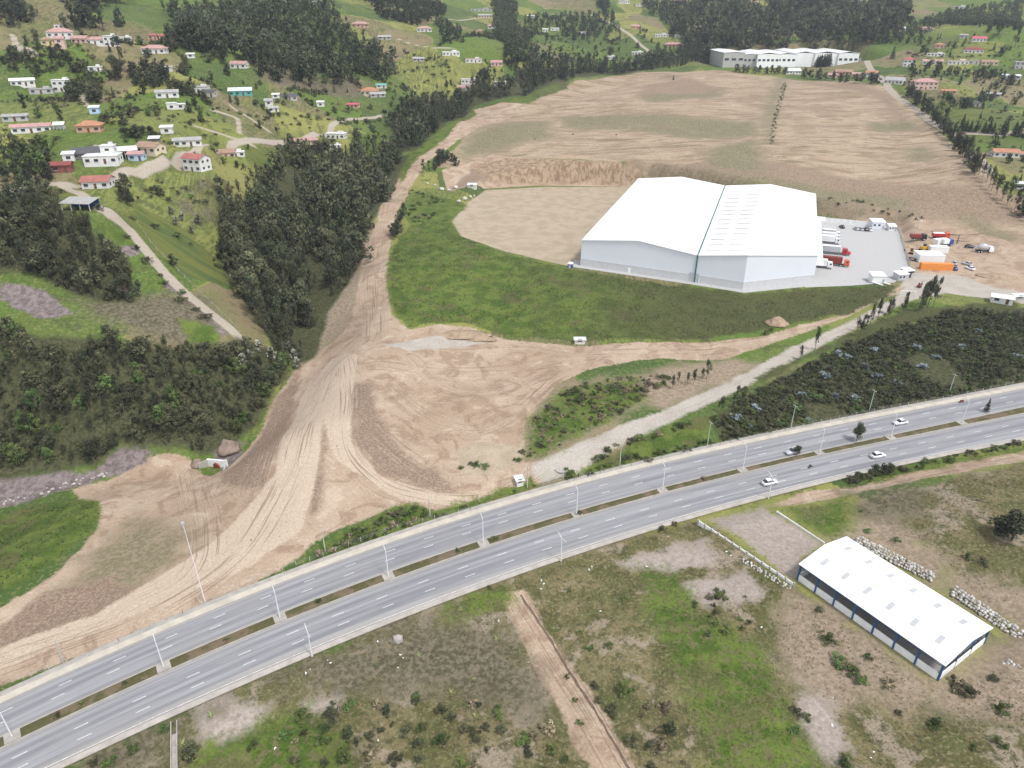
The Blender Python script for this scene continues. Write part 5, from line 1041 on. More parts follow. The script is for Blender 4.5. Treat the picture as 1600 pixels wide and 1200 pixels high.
def row(pts, step, key, hr, name, label, group, wr=(.8, 1.1), jit=1.2, parts=True, cat='tree'):
    p = spline(at(pts), 8); d = np.r_[0, np.cumsum(np.linalg.norm(np.diff(p[:, :2], axis=0), axis=1))]
    for s in np.arange(0, d[-1], step):
        x = np.interp(s, d, p[:, 0])+random.uniform(-jit, jit); y = np.interp(s, d, p[:, 1])+random.uniform(-jit, jit)
        if free(x, y, -2): plant(random.choice(key), x, y, random.uniform(*hr), random.uniform(*wr), name, label, cat, group, parts)
row([(820,150),(880,122),(960,112),(1040,108),(1100,100)], 6.5, ['cone', 'eucd'], (8, 12), 'pine_tree', 'slender dark tree of the row along the far left edge of the field', 'row along the far field edge', parts=False)
row([(1150,113),(1190,115),(1225,116)], 6, ['dark', 'scrub'], (7, 9), 'garden_tree', 'tree of the row before the left factory hall', 'row before the factory')
row([(1255,122),(1310,128),(1380,132)], 9, ['scrub', 'dark'], (8, 12), 'garden_tree', 'tree at the top edge of the field, beyond the pale gabled building', 'trees at the top edge of the field')
row([(1264,104),(1296,104)], 3.2, ['cone'], (13, 15), 'cypress', 'clipped cypress of the dark block in front of the factory', 'cypress block before the factory', (1.2, 1.4), .4)
row([(1418,142),(1440,175),(1465,195),(1490,225),(1520,265),(1550,300),(1580,330),(1605,350)], 5.0, ['dark', 'eucd', 'euc'], (8, 13), 'edge_tree', 'dark tree of the line down the right edge of the field', 'line down the right field edge', (.7, 1.0), 2.5)
row([(1500,205),(1540,208),(1580,212),(1620,218)], 3.6, ['cone'], (8, 12), 'cypress', 'dark conifer of the hedge behind the pale lane at the right', 'conifer hedge at the right', (1.0, 1.3), .8)
row([(1430,120),(1470,118),(1520,122),(1570,128),(1590,140)], 6, ['dark', 'eucd'], (8, 12), 'town_tree', 'dark tree of the belt below the row houses at the right', 'belt below the row houses', jit=4)
row([(1480,155),(1500,170),(1530,160),(1560,150)], 7, ['green', 'dark'], (5, 9), 'garden_tree', 'garden tree round the big pink house', 'garden trees by the pink house', jit=3)
row([(1320,68),(1360,66),(1400,68),(1450,70)], 9, ['green', 'dark'], (7, 10), 'meadow_tree', 'rounded tree on the meadow behind the factory', 'rounded meadow trees', jit=2)
row([(196,216),(212,215),(240,211)], 3.4, ['round'], (4.5, 5.5), 'hedge_tree', 'clipped dark tree of the hedge left of the small white hut', 'clipped hedge trees', (1.2, 1.4), .5)
row([(1560,290),(1600,300),(1620,320)], 6, ['dark', 'green'], (6, 9), 'garden_tree', 'tree beside the small white roof at the right edge', 'trees at the right edge')
row([(665,270),(680,262),(700,250),(715,262)], 3.6, ['eucd', 'dark'], (6, 10), 'young_eucalyptus', 'young dark tree of the clump beside the dirt track, above the boulders', 'clump beside the dirt track', (.8, 1.1), 1.5)
row([(618,375),(622,355),(632,335)], 3.0, ['eucd', 'dark'], (5, 8), 'young_eucalyptus', 'young dark tree beside the track at the left of the green slope', 'trees by the green slope', (.8, 1.1), 1)
row([(1160,620),(1125,650)], 4, ['scrub', 'eucd'], (4, 6.5), 'young_eucalyptus', 'dark tree at the left tip of the scrub strip', 'trees at the tip of the scrub', (.9, 1.1), 1)
row([(1335,525),(1350,515),(1380,500),(1400,490),(1425,480)], 4.2, ['euc', 'eucd'], (5, 10), 'young_eucalyptus', 'slender tree along the lower side of the access road near the yard', 'slender trees beside the access road', (.65, .95), 1.5)
row([(1432,488),(1445,482),(1462,478)], 2.4, ['eucd'], (10, 14), 'young_eucalyptus', 'tall slender tree of the clump below the yard corner', 'tall clump below the yard', (.6, .8), 1)
row([(1050,606),(1075,600),(1085,602),(1105,590)], 3.0, ['eucd', 'euc'], (4, 8.5), 'young_eucalyptus', 'slender dark tree beside the access road, above its middle', 'slender trees above the access road', (.6, .85), .8)
SING = [(1273,548,10,'eucd',.62,'slender tree standing alone between the two access roads'),(1250,562,5.5,'eucd',.8,'small dark tree left of the slender lone tree, beside the gravel'),(190,112,20,'eucd',1.1,'very big dark tree in front of the upper left cluster'),(182,125,15,'dark',.95,'rounder dark tree at the foot of the very big one'),(60,78,7,'dark',1,'left of two round dark trees by the upper left lane'),(42,72,6,'green',1,'right of two round green trees by the upper left lane'),(200,318,13,'dark',.85,'large dark tree beside the dirt lane on the left slope'),(78,250,6,'dark',1,'round dark tree left of the lane houses'),(271,415,5,'dark',1.1,'small dark fir-like tree beside the dirt lane'),(356,118,9,'dark',.8,'dark tree left of the white house with pink roof'),(1338,690,6.2,'round',.95,'leafy round-headed tree on the highway median'),(1540,645,5,'cone',.9,'small dark cypress on the highway median near the right edge'),(1245,712,3.2,'round',1.1,'small dark tree on the median in front of the white car'),(1580,845,8.5,'round',1.5,'big dark tree at the right edge of the grassy slope'),(1562,838,6,'round',1.3,'bushy dark tree left of the big one at the right edge'),(400,165,4,'dark',1,'round dark bush-like tree beside the small cottage'),(585,225,7,'dark',1,'round dark tree below the modern white house'),(1052,125,5,'cone',1,'lone little tree near the top of the bare field'),(1394,92,13,'cone',1.2,'dark cone-shaped tree right of the factory'),(1585,75,22,'eucd',.8,'tall narrow tree at the right edge, upper right'),(505,95,22,'eucd',.5,'thin tall tree at the right end of the far row'),(975,1085,4.2,'green',.85,'young green pine in the lower middle lot'),(520,1125,4,'dark',.8,'small dark pine, left of two in the lower lot'),(545,1155,4,'dark',.85,'small dark pine, lower right of the pair in the lower lot'),(540,1190,4.2,'green',.9,'bright green young tree at the bottom edge of the lower lot'),(605,1118,3.5,'dark',.7,'slim dark sapling in the lower lot'),(1045,1145,3.4,'dark',.7,'little dark conifer in the lower middle lot'),(300,1180,3.8,'scrub',1.3,'brown-green tree at the bottom left beside the thin pole')]
for u, v, h, key, w_, lb in SING: P_ = at1(u, v); plant(key, P_[0], P_[1], h, w_, 'tree', lb, 'tree', None, True, None if not 640 < v < 720 else float(ROADG*P_[0]+.15))
# pale flowering shrubs in the wood edges
for u, v in [(268,335),(285,345),(275,352),(310,350),(390,560),(405,550),(450,545),(460,560),(440,575),(425,560),(300,365),(195,410),(185,400),(380,570),(465,575)]:
    P_ = at1(u, v); plant('flower', P_[0], P_[1], random.uniform(3.5, 5), 1.1, 'flowering_shrub', 'pale-flowered shrub at the edge of the left woods', 'shrub', 'pale flowering shrubs')
# scattered hillside trees and hedges
HILL = [(0,40),(200,60),(420,140),(620,130),(700,60),(800,40),(1000,40),(1060,90),(860,105),(640,170),(600,235),(480,250),(330,320),(200,310),(0,300)]
q = scatter(at(HILL), 14, 77, 2); q = [(x, y) for x, y in q if free(x, y, 1) and cls_at('forest', x, y)[0] < -2 and cls_at('path', x, y)[0] < -3 and random.random() < .62]
random.shuffle(q)
for x, y in q[:290]: plant(random.choice(['dark', 'scrub', 'green', 'dark', 'cone']), x, y, random.uniform(2.5, 7), random.uniform(.85, 1.2), 'hillside_tree', 'small tree scattered among the hillside houses and fields', 'tree', 'trees scattered over the hillside', False)
RHILL = [(1400,150),(1420,90),(1440,60),(1600,60),(1660,130),(1660,300),(1600,310),(1530,230),(1460,180)]
q = scatter(at(RHILL), 13, 78, 2); q = [(x, y) for x, y in q if free(x, y, 1) and cls_at('path', x, y)[0] < -3 and random.random() < .5]
for x, y in q[:110]: plant(random.choice(['dark', 'green', 'dark', 'cone']), x, y, random.uniform(3.5, 9), random.uniform(.8, 1.1), 'garden_tree', 'garden tree scattered among the houses at the right', 'tree', 'trees scattered among the right-hand houses', False)
q = scatter(at(HILL), 2.6, 79, 1); _, gp_ = nearest_fields(q[:, 0], q[:, 1]); q = q[(gp_ < 2.6) & (vnoise(q[:, 0], q[:, 1], 30, 84) > -.25)]; q = [(x, y) for x, y in q if free(x, y, 1)]; random.shuffle(q)
stuff_trees('hedge', 'straggling hedges and bushes along the edges of the hillside fields', q[:1900], ['dbush', 'bush', 'dark', 'dbush', 'scrub'], (1.2, 4.0), (1.0, 1.5), 'bushes')
q = scatter(at(HILL), 6.0, 86, 1); q = q[vnoise(q[:, 0], q[:, 1], 22, 80)*.8+vnoise(q[:, 0], q[:, 1], 60, 81)*.6 > .75]; q = [(x, y) for x, y in q if free(x, y, 1)]
stuff_trees('undergrowth', 'low bushes and weeds spread over the hillside pastures', q[:900], ['dbush', 'bush', 'dbush', 'drybush'], (.8, 2.6), (1.1, 1.7), 'bushes')
q = scatter(at(RHILL), 6.0, 82, 1); q = [(x, y) for x, y in q if free(x, y, 1) and random.random() < .35]
stuff_trees('undergrowth', 'low bushes among the gardens at the right', q[:900], ['dbush', 'bush'], (.8, 2.2), (1.1, 1.6), 'bushes')
HEDGES = [[(330,170),(420,190),(520,212)],[(150,170),(240,178),(300,195)],[(0,215),(60,218),(105,215)],[(190,300),(270,305),(350,285),(440,262)],[(400,180),(470,185),(540,190)],[(600,130),(680,120),(740,128)],[(240,212),(290,222),(340,220)],[(500,175),(560,195),(600,182)],[(100,300),(60,302),(0,310)],[(560,98),(640,112),(700,105)],[(620,75),(700,98)],[(820,75),(900,85),(960,75)],[(215,345),(300,385),(370,440)],[(160,330),(230,405),(300,480),(345,520)],[(860,75),(930,95),(1000,92)],[(1420,85),(1480,90),(1560,88)],[(130,165),(160,150),(220,160)]]
for i, P_ in enumerate(HEDGES): row(P_, 6.5, ['dbush', 'dbush', 'bush'], (1.6, 3.6), 'hedge_bush', 'bush of a straggling hedge between the hillside fields', 'hedge bushes of the hillside', (1.0, 1.5), 1.6, False, 'bush')
# ------------------------------------------------------------------ roadside, lots and slope planting
wood([(478,880),(500,862),(560,826),(620,797),(655,788),(675,800),(740,786),(800,768),(835,756),(838,764),(760,790),(680,812),(600,838),(540,862),(490,884)], 1.55, 170, ['bush', 'bush', 'dbush', 'drybush'], (.7, 2.0), (1.0, 1.5), 'roadside_bush', 'bush of the strip between the dirt works and the highway', 'roadside bushes above the highway', 'roadside_growth', 'low growth between the dirt works and the highway', 60, cat='bush', gap=.2, inset=.2)
row([(880,748),(930,736),(1000,718),(1060,702),(1110,692)], 1.9, ['bush', 'bush', 'dbush'], (1.0, 2.4), 'roadside_bush', 'green bush between the gravel access road and the highway', 'bushes below the access road', (1.1, 1.6), 1.6, True, 'bush')
row([(925,722),(970,700),(1020,682),(1080,660)], 2.6, ['bush', 'dbush', 'drybush'], (1.0, 2.2), 'roadside_bush', 'low bush along the lower edge of the gravel access road', 'bushes below the access road edge', (1.1, 1.6), 1.6, True, 'bush')
wood([(825,715),(830,655),(880,605),(1000,585),(1060,590),(1000,630),(960,655),(890,690),(850,712)], 2.1, 150, ['bush', 'bush', 'dbush', 'drybush', 'drybush'], (.6, 1.9), (1.1, 1.7), 'slope_bush', 'low bush on the rough green bank above the gravel access road', 'bushes of the bank above the access road', 'scrub', 'low growth of the bank above the access road', 50, cat='bush', gap=.35)
row([(1330,752),(1345,748),(1362,744),(1380,740),(1395,736)], 1.4, ['round', 'round', 'dbush'], (2.2, 3.8), 'roadside_bush', 'tall dark bush of the thicket below the lower carriageway', 'thicket below the lower carriageway', (1.0, 1.3), .8, True, 'bush')
row([(1405,738),(1450,727),(1500,715),(1560,703),(1610,694)], 2.6, ['bush', 'dbush', 'bush'], (.9, 2.2), 'roadside_bush', 'low bush along the earth track at the right', 'bushes along the earth track', (1.1, 1.5), .9, True, 'bush')
row([(640,300),(660,305),(690,315),(655,320),(640,340),(680,335),(650,350)], 2.6, ['bush', 'dbush'], (.9, 2.0), 'slope_bush', 'low bush between the dirt track and the sandy pad', 'bushes beside the sandy pad', (1.2, 1.6), 2.5, True, 'bush')
row([(1300,312),(1340,318),(1380,330),(1420,335),(1440,345)], 3.2, ['bush', 'dbush', 'drybush'], (.9, 2.0), 'bank_bush', 'bush on the low bank behind the yard', 'bushes behind the yard', (1.1, 1.5), 3, True, 'bush')
row([(1226,130),(1220,155),(1212,180),(1209,200),(1205,225)], 2.8, ['dbush', 'drybush', 'bush'], (.6, 1.3), 'ditch_bush', 'dark growth in the ditch across the bare field', 'ditch growth in the bare field', (1.2, 1.9), 1.6, True, 'bush')
row([(840,218),(1000,205)], 30, ['dbush'], (.8, 1.4), 'field_bush', 'lone low bush on the bare field', 'lone bushes on the bare field', (1.2, 1.6), 12, True, 'bush')
for u, v, h, key in [(1125,930,1.8,'bush'),(1108,934,1.5,'dbush'),(1085,945,1.2,'bush'),(1115,975,1.7,'bush'),(1140,985,1.3,'bush'),(1105,990,1.1,'dbush'),(1155,968,1.0,'bush'),(1280,955,1.3,'dbush'),(1295,1000,2.1,'bush'),(1310,1035,2.2,'bush'),(1328,1048,2.1,'bush'),(1345,1065,2.2,'bush'),(1355,1028,1.5,'bush'),(1385,1070,1.8,'drybush'),(1500,1075,2.8,'drybush'),(1512,1085,2.4,'dbush'),(1562,1108,2.1,'bush'),(1463,1135,2.2,'bush'),(1558,1162,2.0,'bush'),(1520,1168,1.2,'bush'),(1245,1115,1.8,'dbush'),(1262,1122,1.3,'bush'),(1318,1195,2.2,'bush'),(1240,1145,1.5,'bush'),(1405,1115,1.0,'dbush'),(1550,1060,1.2,'dbush'),(885,1058,1.1,'bush'),(898,1095,.9,'bush'),(905,1130,1.0,'bush'),(920,1015,1.3,'bush'),(950,1010,1.2,'bush'),(905,990,1.2,'bush'),(975,937,.9,'bush'),(890,925,1.0,'bush'),(930,1075,1.7,'dbush'),(935,1095,1.6,'dbush'),(955,1115,1.5,'dbush'),(990,1160,2.2,'dbush'),(1030,1165,2.0,'drybush'),(1040,1108,2.2,'drybush'),(660,1140,1.8,'bush'),(690,1160,2.0,'bush'),(740,1150,1.8,'dbush'),(780,1120,1.6,'bush'),(650,1090,1.4,'bush'),(590,1100,1.4,'drybush'),(445,1150,1.6,'bush'),(505,1140,1.5,'bush'),(620,1190,2.2,'dbush'),(575,1180,2.4,'drybush'),(820,1160,1.8,'bush'),(860,1175,1.7,'bush'),(720,1195,2.2,'bush'),(300,1185,2.0,'dbush'),(395,1165,1.4,'bush'),(765,920,1.0,'bush'),(1035,828,1.4,'dbush'),(1055,820,1.5,'dbush'),(1400,845,1.4,'bush'),(1355,830,1.1,'bush'),(1345,800,.9,'bush'),(1410,875,1.2,'bush'),(1510,872,2.0,'bush'),(1535,880,1.8,'dbush'),(720,733,1.5,'bush'),(745,728,1.8,'bush'),(756,730,1.5,'bush'),(735,725,1.2,'dbush'),(810,720,1.7,'bush'),(815,708,1.6,'dbush'),(1265,730,1.0,'bush'),(1195,522,2.0,'bush'),(1205,517,2.2,'bush'),(1060,700,1.6,'bush'),(170,1195,1.8,'bush'),(210,1172,1.6,'bush'),(150,1193,1.5,'dbush'),(255,1140,1.4,'bush')]:
    P_ = at1(u, v); plant(key, P_[0], P_[1], h, random.uniform(1.1, 1.5), 'lot_bush', ('low' if h < 1.3 else 'mid-sized' if h < 2 else 'large')+' bush near '+near(u, v), 'bush', 'bushes dotted over the lots')
for u, v, h in [(720,955,1.3),(655,1025,1.0),(590,1040,1.1),(705,1085,1.4),(775,1000,1.0),(740,1062,.8),(768,1068,.8),(742,1120,1.1),(1072,1110,1.0),(330,1120,1.3),(285,1165,1.6),(300,1190,1.4),(865,983,.9)]:
    P_ = at1(u, v); plant('spike', P_[0], P_[1], h, 1.1, 'agave', 'pale spiky rosette plant in the rough lots below the highway', 'plant', 'pale spiky plants of the lots')
wood([(390,1215),(480,1095),(620,1080),(760,1090),(850,1120),(900,1215)], 3.4, 130, ['bush', 'dbush', 'dbush', 'drybush', 'dark'], (.7, 2.1), (1.0, 1.6), 'thicket_bush', 'bush of the loose thicket along the bottom edge of the lower lot', 'thicket at the bottom edge', 'scrub', 'low growth of the lower lot', 61, cat='bush', gap=.35)
wood([(900,1050),(950,1035),(1050,1120),(1085,1215),(1005,1215),(950,1120)], 2.8, 60, ['dbush', 'dbush', 'bush', 'drybush'], (.6, 1.7), (1.0, 1.6), 'lane_bush', 'bush of the dark growth right of the earth lane', 'growth right of the earth lane', 'scrub', 'low growth right of the earth lane', 62, cat='bush', gap=.35)
wood([(1090,920),(1180,925),(1190,985),(1110,1000),(1070,950)], 3.2, 25, ['bush', 'dbush'], (.6, 1.3), (1.1, 1.6), 'lot_bush', 'low bush of the group on the pale bare patch in the middle lot', 'bushes of the bare patch', 'scrub', 'low growth of the bare patch', 63, cat='bush', gap=.4)
# median shrubs
for u, v, h, key in [(498,942,1.3,'bush'),(715,858,1.2,'bush'),(772,846,1.3,'bush'),(903,795,1.4,'dbush'),(125,1105,1.0,'bush'),(90,1118,1.1,'dbush'),(1100,748,1.3,'drybush'),(352,1005,.8,'dbush'),(200,1062,.9,'dbush')]:
    P_ = onroad([(u, v)])[0]; x = P_[0]; plant(key, x, float((ry('B', x)+ry('C', x))/2), h, 1.2, 'median_bush', 'small bush planted on the highway median', 'bush', 'bushes on the median', True, ROADG*x+.18)
# ------------------------------------------------------------------ grass and weed tufts: uncountable ground cover
def tufts(name, label, polys, dens, hr, keys, seed, keep=None):
    r = np.random.default_rng(seed); P3 = []
    for P_ in polys:
        q = scatter(at(P_), 1/math.sqrt(dens), seed, 0); P3.append(q)
    q = np.vstack(P3); cl_ = vnoise(q[:, 0], q[:, 1], 5, seed+5)*.6+vnoise(q[:, 0], q[:, 1], 1.7, seed+6)*.6
    q = q[cl_+r.normal(0, .5, len(q)) > .1]
    rdq = np.maximum(q[:, 1]-ry('A', q[:, 0]), ry('D', q[:, 0])-q[:, 1]); ok = rdq > 3.6
    ok &= poly_sdf(q[:, 0], q[:, 1], pad2P) < 0
    for c_ in ('dirt', 'pink', 'rock', 'gravel'): ok &= cls_at(c_, q[:, 0], q[:, 1]) < r.uniform(-2, 1.2, len(q))
    q = q[ok]; n = len(q); z = hgt(q[:, 0], q[:, 1]); V = []; B = 5
    h = r.uniform(*hr, n)[:, None]*r.uniform(.6, 1.3, (n, B)); a = r.uniform(0, 6.28, (n, B)); sp = r.uniform(.15, .8, (n, B))*h; wd = h*r.uniform(.28, .5, (n, B))
    bx, by_ = q[:, 0:1]+r.normal(0, .12, (n, B)), q[:, 1:2]+r.normal(0, .12, (n, B)); tx, ty = bx+np.cos(a)*sp, by_+np.sin(a)*sp
    px_, py_ = -np.sin(a)*wd*.5, np.cos(a)*wd*.5; zz = np.repeat(z[:, None], B, 1)-.03
    V = np.stack([np.stack([bx-px_, by_-py_, zz], -1), np.stack([bx+px_, by_+py_, zz], -1), np.stack([tx, ty, zz+h], -1)], 2).reshape(-1, 3)
    T = np.clip(np.repeat(.45+.25*vnoise(q[:, 0], q[:, 1], 7, seed+9)[:, None], B, 1)+r.normal(0, .18, (n, B)), 0, 1).ravel()
    o = link(name, leaf_mesh(name, V, np.arange(len(V)).reshape(-1, 3), T, LM_[keys])); tag(o, label, 'grass', None, 'stuff')
LOTS = LAND['drylot'][:2]
tufts('dry_grass', 'dry straw-coloured grass tufts of the rough lots', LOTS, 2.2, (.14, .34), 'straw', 21)
tufts('weeds', 'olive weeds and low grass of the rough lots', LOTS, 2.4, (.14, .32), 'weed', 22)
tufts('green_weeds', 'green weeds in the rough lots', LAND['lotgreen'][:5]+LAND['lush'][5:8], 2.2, (.14, .34), 'lawn', 23)
tufts('slope_grass', 'long grass on the green slope below the warehouse', LAND['lush'][0:2], 1.1, (.25, .6), 'turf', 24)
# ------------------------------------------------------------------ wire fences with posts along the road
def fence(label, pts, step, h):
    p = spline(at(pts), 6); d = np.r_[0, np.cumsum(np.linalg.norm(np.diff(p[:, :2], axis=0), axis=1))]; t = thing('wire_fence', label, 'fence', p[0]); pr = None
    for s in np.arange(0, d[-1], step):
        x, y = np.interp(s, d, p[:, 0]), np.interp(s, d, p[:, 1]); z = float(hgt(x, y)[0]); c = (x-p[0][0], y-p[0][1], z-p[0][2])
        MB().tube((c[0], c[1], c[2]-.2), (c[0]+random.uniform(-.08, .08), c[1], c[2]+h), .075, .06, 5).build('post', M['wood'] if random.random() < .35 else M['kerb_cream'], t)
        if pr is not None:
            mb = MB()
            for f in (.35, .65, .92): mb.tube((pr[0], pr[1], pr[2]+h*f), (c[0], c[1], c[2]+h*f), .012, .012, 3, False)
            mb.build('wire', M['grey_metal'], t)
        pr = c
fence('post and wire fence along the dirt works above the upper carriageway', [(20,1066),(100,1040),(200,998),(310,950),(420,898),(500,872),(600,833),(680,812),(760,792)], 3.2, 1.5)
fence('post and wire fence below the scrub strip above the upper carriageway', [(905,748),(1000,726),(1100,702),(1200,680),(1300,658),(1400,638),(1500,620),(1590,600)], 3.2, 1.5)
fence('post and wire fence down the dirt lane on the left slope', [(215,350),(240,385),(285,430),(330,475),(375,520)], 4.0, 1.4)

dp = spline(at(DITCH), 10); mb = MB(); n_ = len(dp); V_ = []
for i in range(n_):
    d = dp[min(i+1, n_-1)]-dp[max(i-1, 0)]; nrm_ = np.array([-d[1], d[0]])/np.hypot(d[0], d[1])
    for o_, dz in ((-.28, .05), (-.1, .09), (.08, .07), (.3, .05)):
        w_ = o_*random.uniform(.35, 1.3); x, y = dp[i, 0]+nrm_[0]*w_, dp[i, 1]+nrm_[1]*w_; V_.append((x, y, float(hgt(x, y)[0])+dz))
mb.add(V_, [(i*4+j, i*4+j+1, i*4+j+5, i*4+j+4) for i in range(n_-1) for j in range(3)]); mk('damp_soil', (.15, .108, .078), .95, .3, 1.5)
struct('drain_ditch', mb, M['damp_soil'], 'dark damp drain along the earth lane below the highway')

def clods(name, label, polys, dens, sr, mat, seed, cls):
    r = np.random.default_rng(seed); q = np.vstack([scatter(at(P_), 1/math.sqrt(dens), seed, 0) for P_ in polys]); q = q[(vnoise(q[:, 0], q[:, 1], 6, seed)+r.normal(0, .6, len(q)) > .9) & (cls_at(cls, q[:, 0], q[:, 1]) > .5)]
    n = len(q); z = hgt(q[:, 0], q[:, 1]); s_ = r.uniform(*sr, n)**1.0*r.uniform(.5, 1.2, n); base = np.array([(1, 0, -.2), (-.5, .87, -.2), (-.5, -.87, -.2), (0, 0, .8)]); a = r.uniform(0, 6.28, n); c, sn = np.cos(a), np.sin(a)
    B = base[None]*r.uniform(.6, 1.3, (n, 4, 1)); V = np.stack([(B[:, :, 0]*c[:, None]-B[:, :, 1]*sn[:, None])*s_[:, None]+q[:, 0:1], (B[:, :, 0]*sn[:, None]+B[:, :, 1]*c[:, None])*s_[:, None]+q[:, 1:2], B[:, :, 2]*s_[:, None]+z[:, None]], -1).reshape(-1, 3)
    F = (np.arange(n)[:, None, None]*4+np.array([(0, 1, 3), (1, 2, 3), (2, 0, 3)])[None]).reshape(-1, 3); me = np_mesh(name, V, F); me.materials.append(mat); tag(link(name, me), label, 'stones', None, 'stuff')
mk('clod', (.30, .225, .165), .95, .3, 1.5); mk('pebble', (.44, .41, .37), .95, .25, 1.5)
clods('clods', 'loose clods and stones on the graded earth', [LAND['dirt'][0]], .5, (.1, .34), M['clod'], 91, 'dirt'); clods('clods', 'clods on the bare field', LAND['field'], .12, (.25, .8), M['clod'], 92, 'field'); clods('pebbles', 'pale stones on the graded earth', [LAND['dirt'][0]], .12, (.1, .3), M['pebble'], 93, 'dirt')

# ------------------------------------------------------------------ vehicles
def wheel(t, x, y, r, w_=.24):
    o = MB().tube((x, y-w_/2, r), (x, y+w_/2, r), r, r, 12).build('wheel', M['tyre'], t); MB().tube((x, y-w_/2-.02, r), (x, y+w_/2+.02, r), r*.55, r*.55, 8).build('rim', M['lamp_steel'], o)
def loft(secs):
    """closed body from cross rings along x: (x, half width low, half width high, z0, z1)"""
    mb = MB(); n = 6; V = []
    for x, wl, wh_, z0, z1 in secs:
        zm = z0+(z1-z0)*.55; V += [(x, -wl, z0), (x, -wl*1.02, zm), (x, -wh_, z1), (x, wh_, z1), (x, wl*1.02, zm), (x, wl, z0)]
    F = [tuple(range(n-1, -1, -1)), tuple(range((len(secs)-1)*n, len(secs)*n))]
    for k in range(len(secs)-1):
        for i in range(n): F.append((k*n+i, k*n+(i+1) % n, (k+1)*n+(i+1) % n, (k+1)*n+i))
    return mb.add(V, F)
def car(loc, rz, paint, label, group, suv=0.0, L=4.5, pickup=False, cat='car'):
    t = thing('car', label, cat, loc, rz, group); h = 1.0+suv*.12; k = L/4.5
    loft([(-2.22*k, .72, .66, .45, .80), (-2.15*k, .84, .76, .30, .96*h), (-1.3*k, .88, .80, .24, 1.0*h), (.9*k, .88, .80, .24, .96*h), (1.75*k, .86, .74, .26, .80*h), (2.2*k, .76, .66, .34, .66*h)]).build('body', M[paint], t, True)
    a, b = ((-.2, .0) if pickup else (-1.95+suv*.0, -1.35+.35*(1-suv)))
    xr, xrt, xft, xf = a*k, (b if not pickup else .1)*k, .25*k, 1.05*k; zt = 1.42+suv*.22
    if pickup: xft = .55*k; xf = 1.25*k
    loft([(xr, .74, .72, .93, .97), (xrt, .74, .60, .93, zt-.05), ((xrt+xft)/2, .74, .61, .93, zt), (xft, .74, .60, .93, zt-.03), (xf, .72, .70, .90, .95)]).build('window_band', M['glass'], t, True)
    MB().add([(xrt*.97, -.57, zt-.02), (xft*.97, -.57, zt), (xft*.97, .57, zt), (xrt*.97, .57, zt-.02), (xrt, -.6, zt+.03), (xft, -.58, zt+.05), (xft, .58, zt+.05), (xrt, .6, zt+.03)], [(0, 1, 2, 3), (4, 5, 6, 7), (0, 1, 5, 4), (1, 2, 6, 5), (2, 3, 7, 6), (3, 0, 4, 7)]).build('roof', M[paint], t)
    for s in (-1, 1):
        for x in (-1.38*k, 1.35*k): wheel(t, x, s*.78, .33)
        MB().box((2.16*k, s*.58, .62*h), (.14, .34, .14)).build('headlight', M['headlight'], t); MB().box((-2.2*k, s*.6, .78), (.08, .3, .16)).build('tail_light', M['tail_red'], t); MB().box((.85*k, s*.98, .98), (.16, .18, .12)).build('mirror', M[paint], t)
    return t
def road_yaw(x): return math.atan(np.polyval(np.polyder(RW['C']), x))
for u, v, rv, pt, suv, lb in [(1202,756,0,'car_white',.3,'white car on the lower carriageway above the brick lot'),(1371,714,0,'car_white',.5,'white car on the lower carriageway above the dark thicket'),(1406,662,1,'car_white',.0,'white car on the upper carriageway in front of the scrub'),(1238,708,1,'silver_paint',.8,'silver-white car half hidden by the small median tree')]:
    p = onroad([(u, v)])[0]; car((p[0], p[1], ROADG*p[0]+.004), road_yaw(p[0])+(math.pi if rv else 0), pt, lb, 'cars on the highway', suv)
p = onroad([(1502,629)])[0]; t = thing('motorcycle', 'small reddish motorcycle at the top edge of the upper carriageway', 'motorcycle', (p[0], p[1], ROADG*p[0]), road_yaw(p[0]))
for x in (-.6, .6): MB().tube((x, -.05, .3), (x, .05, .3), .3, .3, 10).build('wheel', M['tyre'], t)
loft([(-.75, .12, .08, .5, .7), (-.2, .16, .14, .4, .85), (.45, .16, .1, .45, .95)]).build('body', M['maroon'], t); MB().box((-.3, 0, .9), (.6, .24, .12)).build('seat', M['dark'], t); MB().tube((.5, -.35, 1.05), (.5, .35, 1.05), .03, .03, 5).build('handlebar', M['dark'], t)
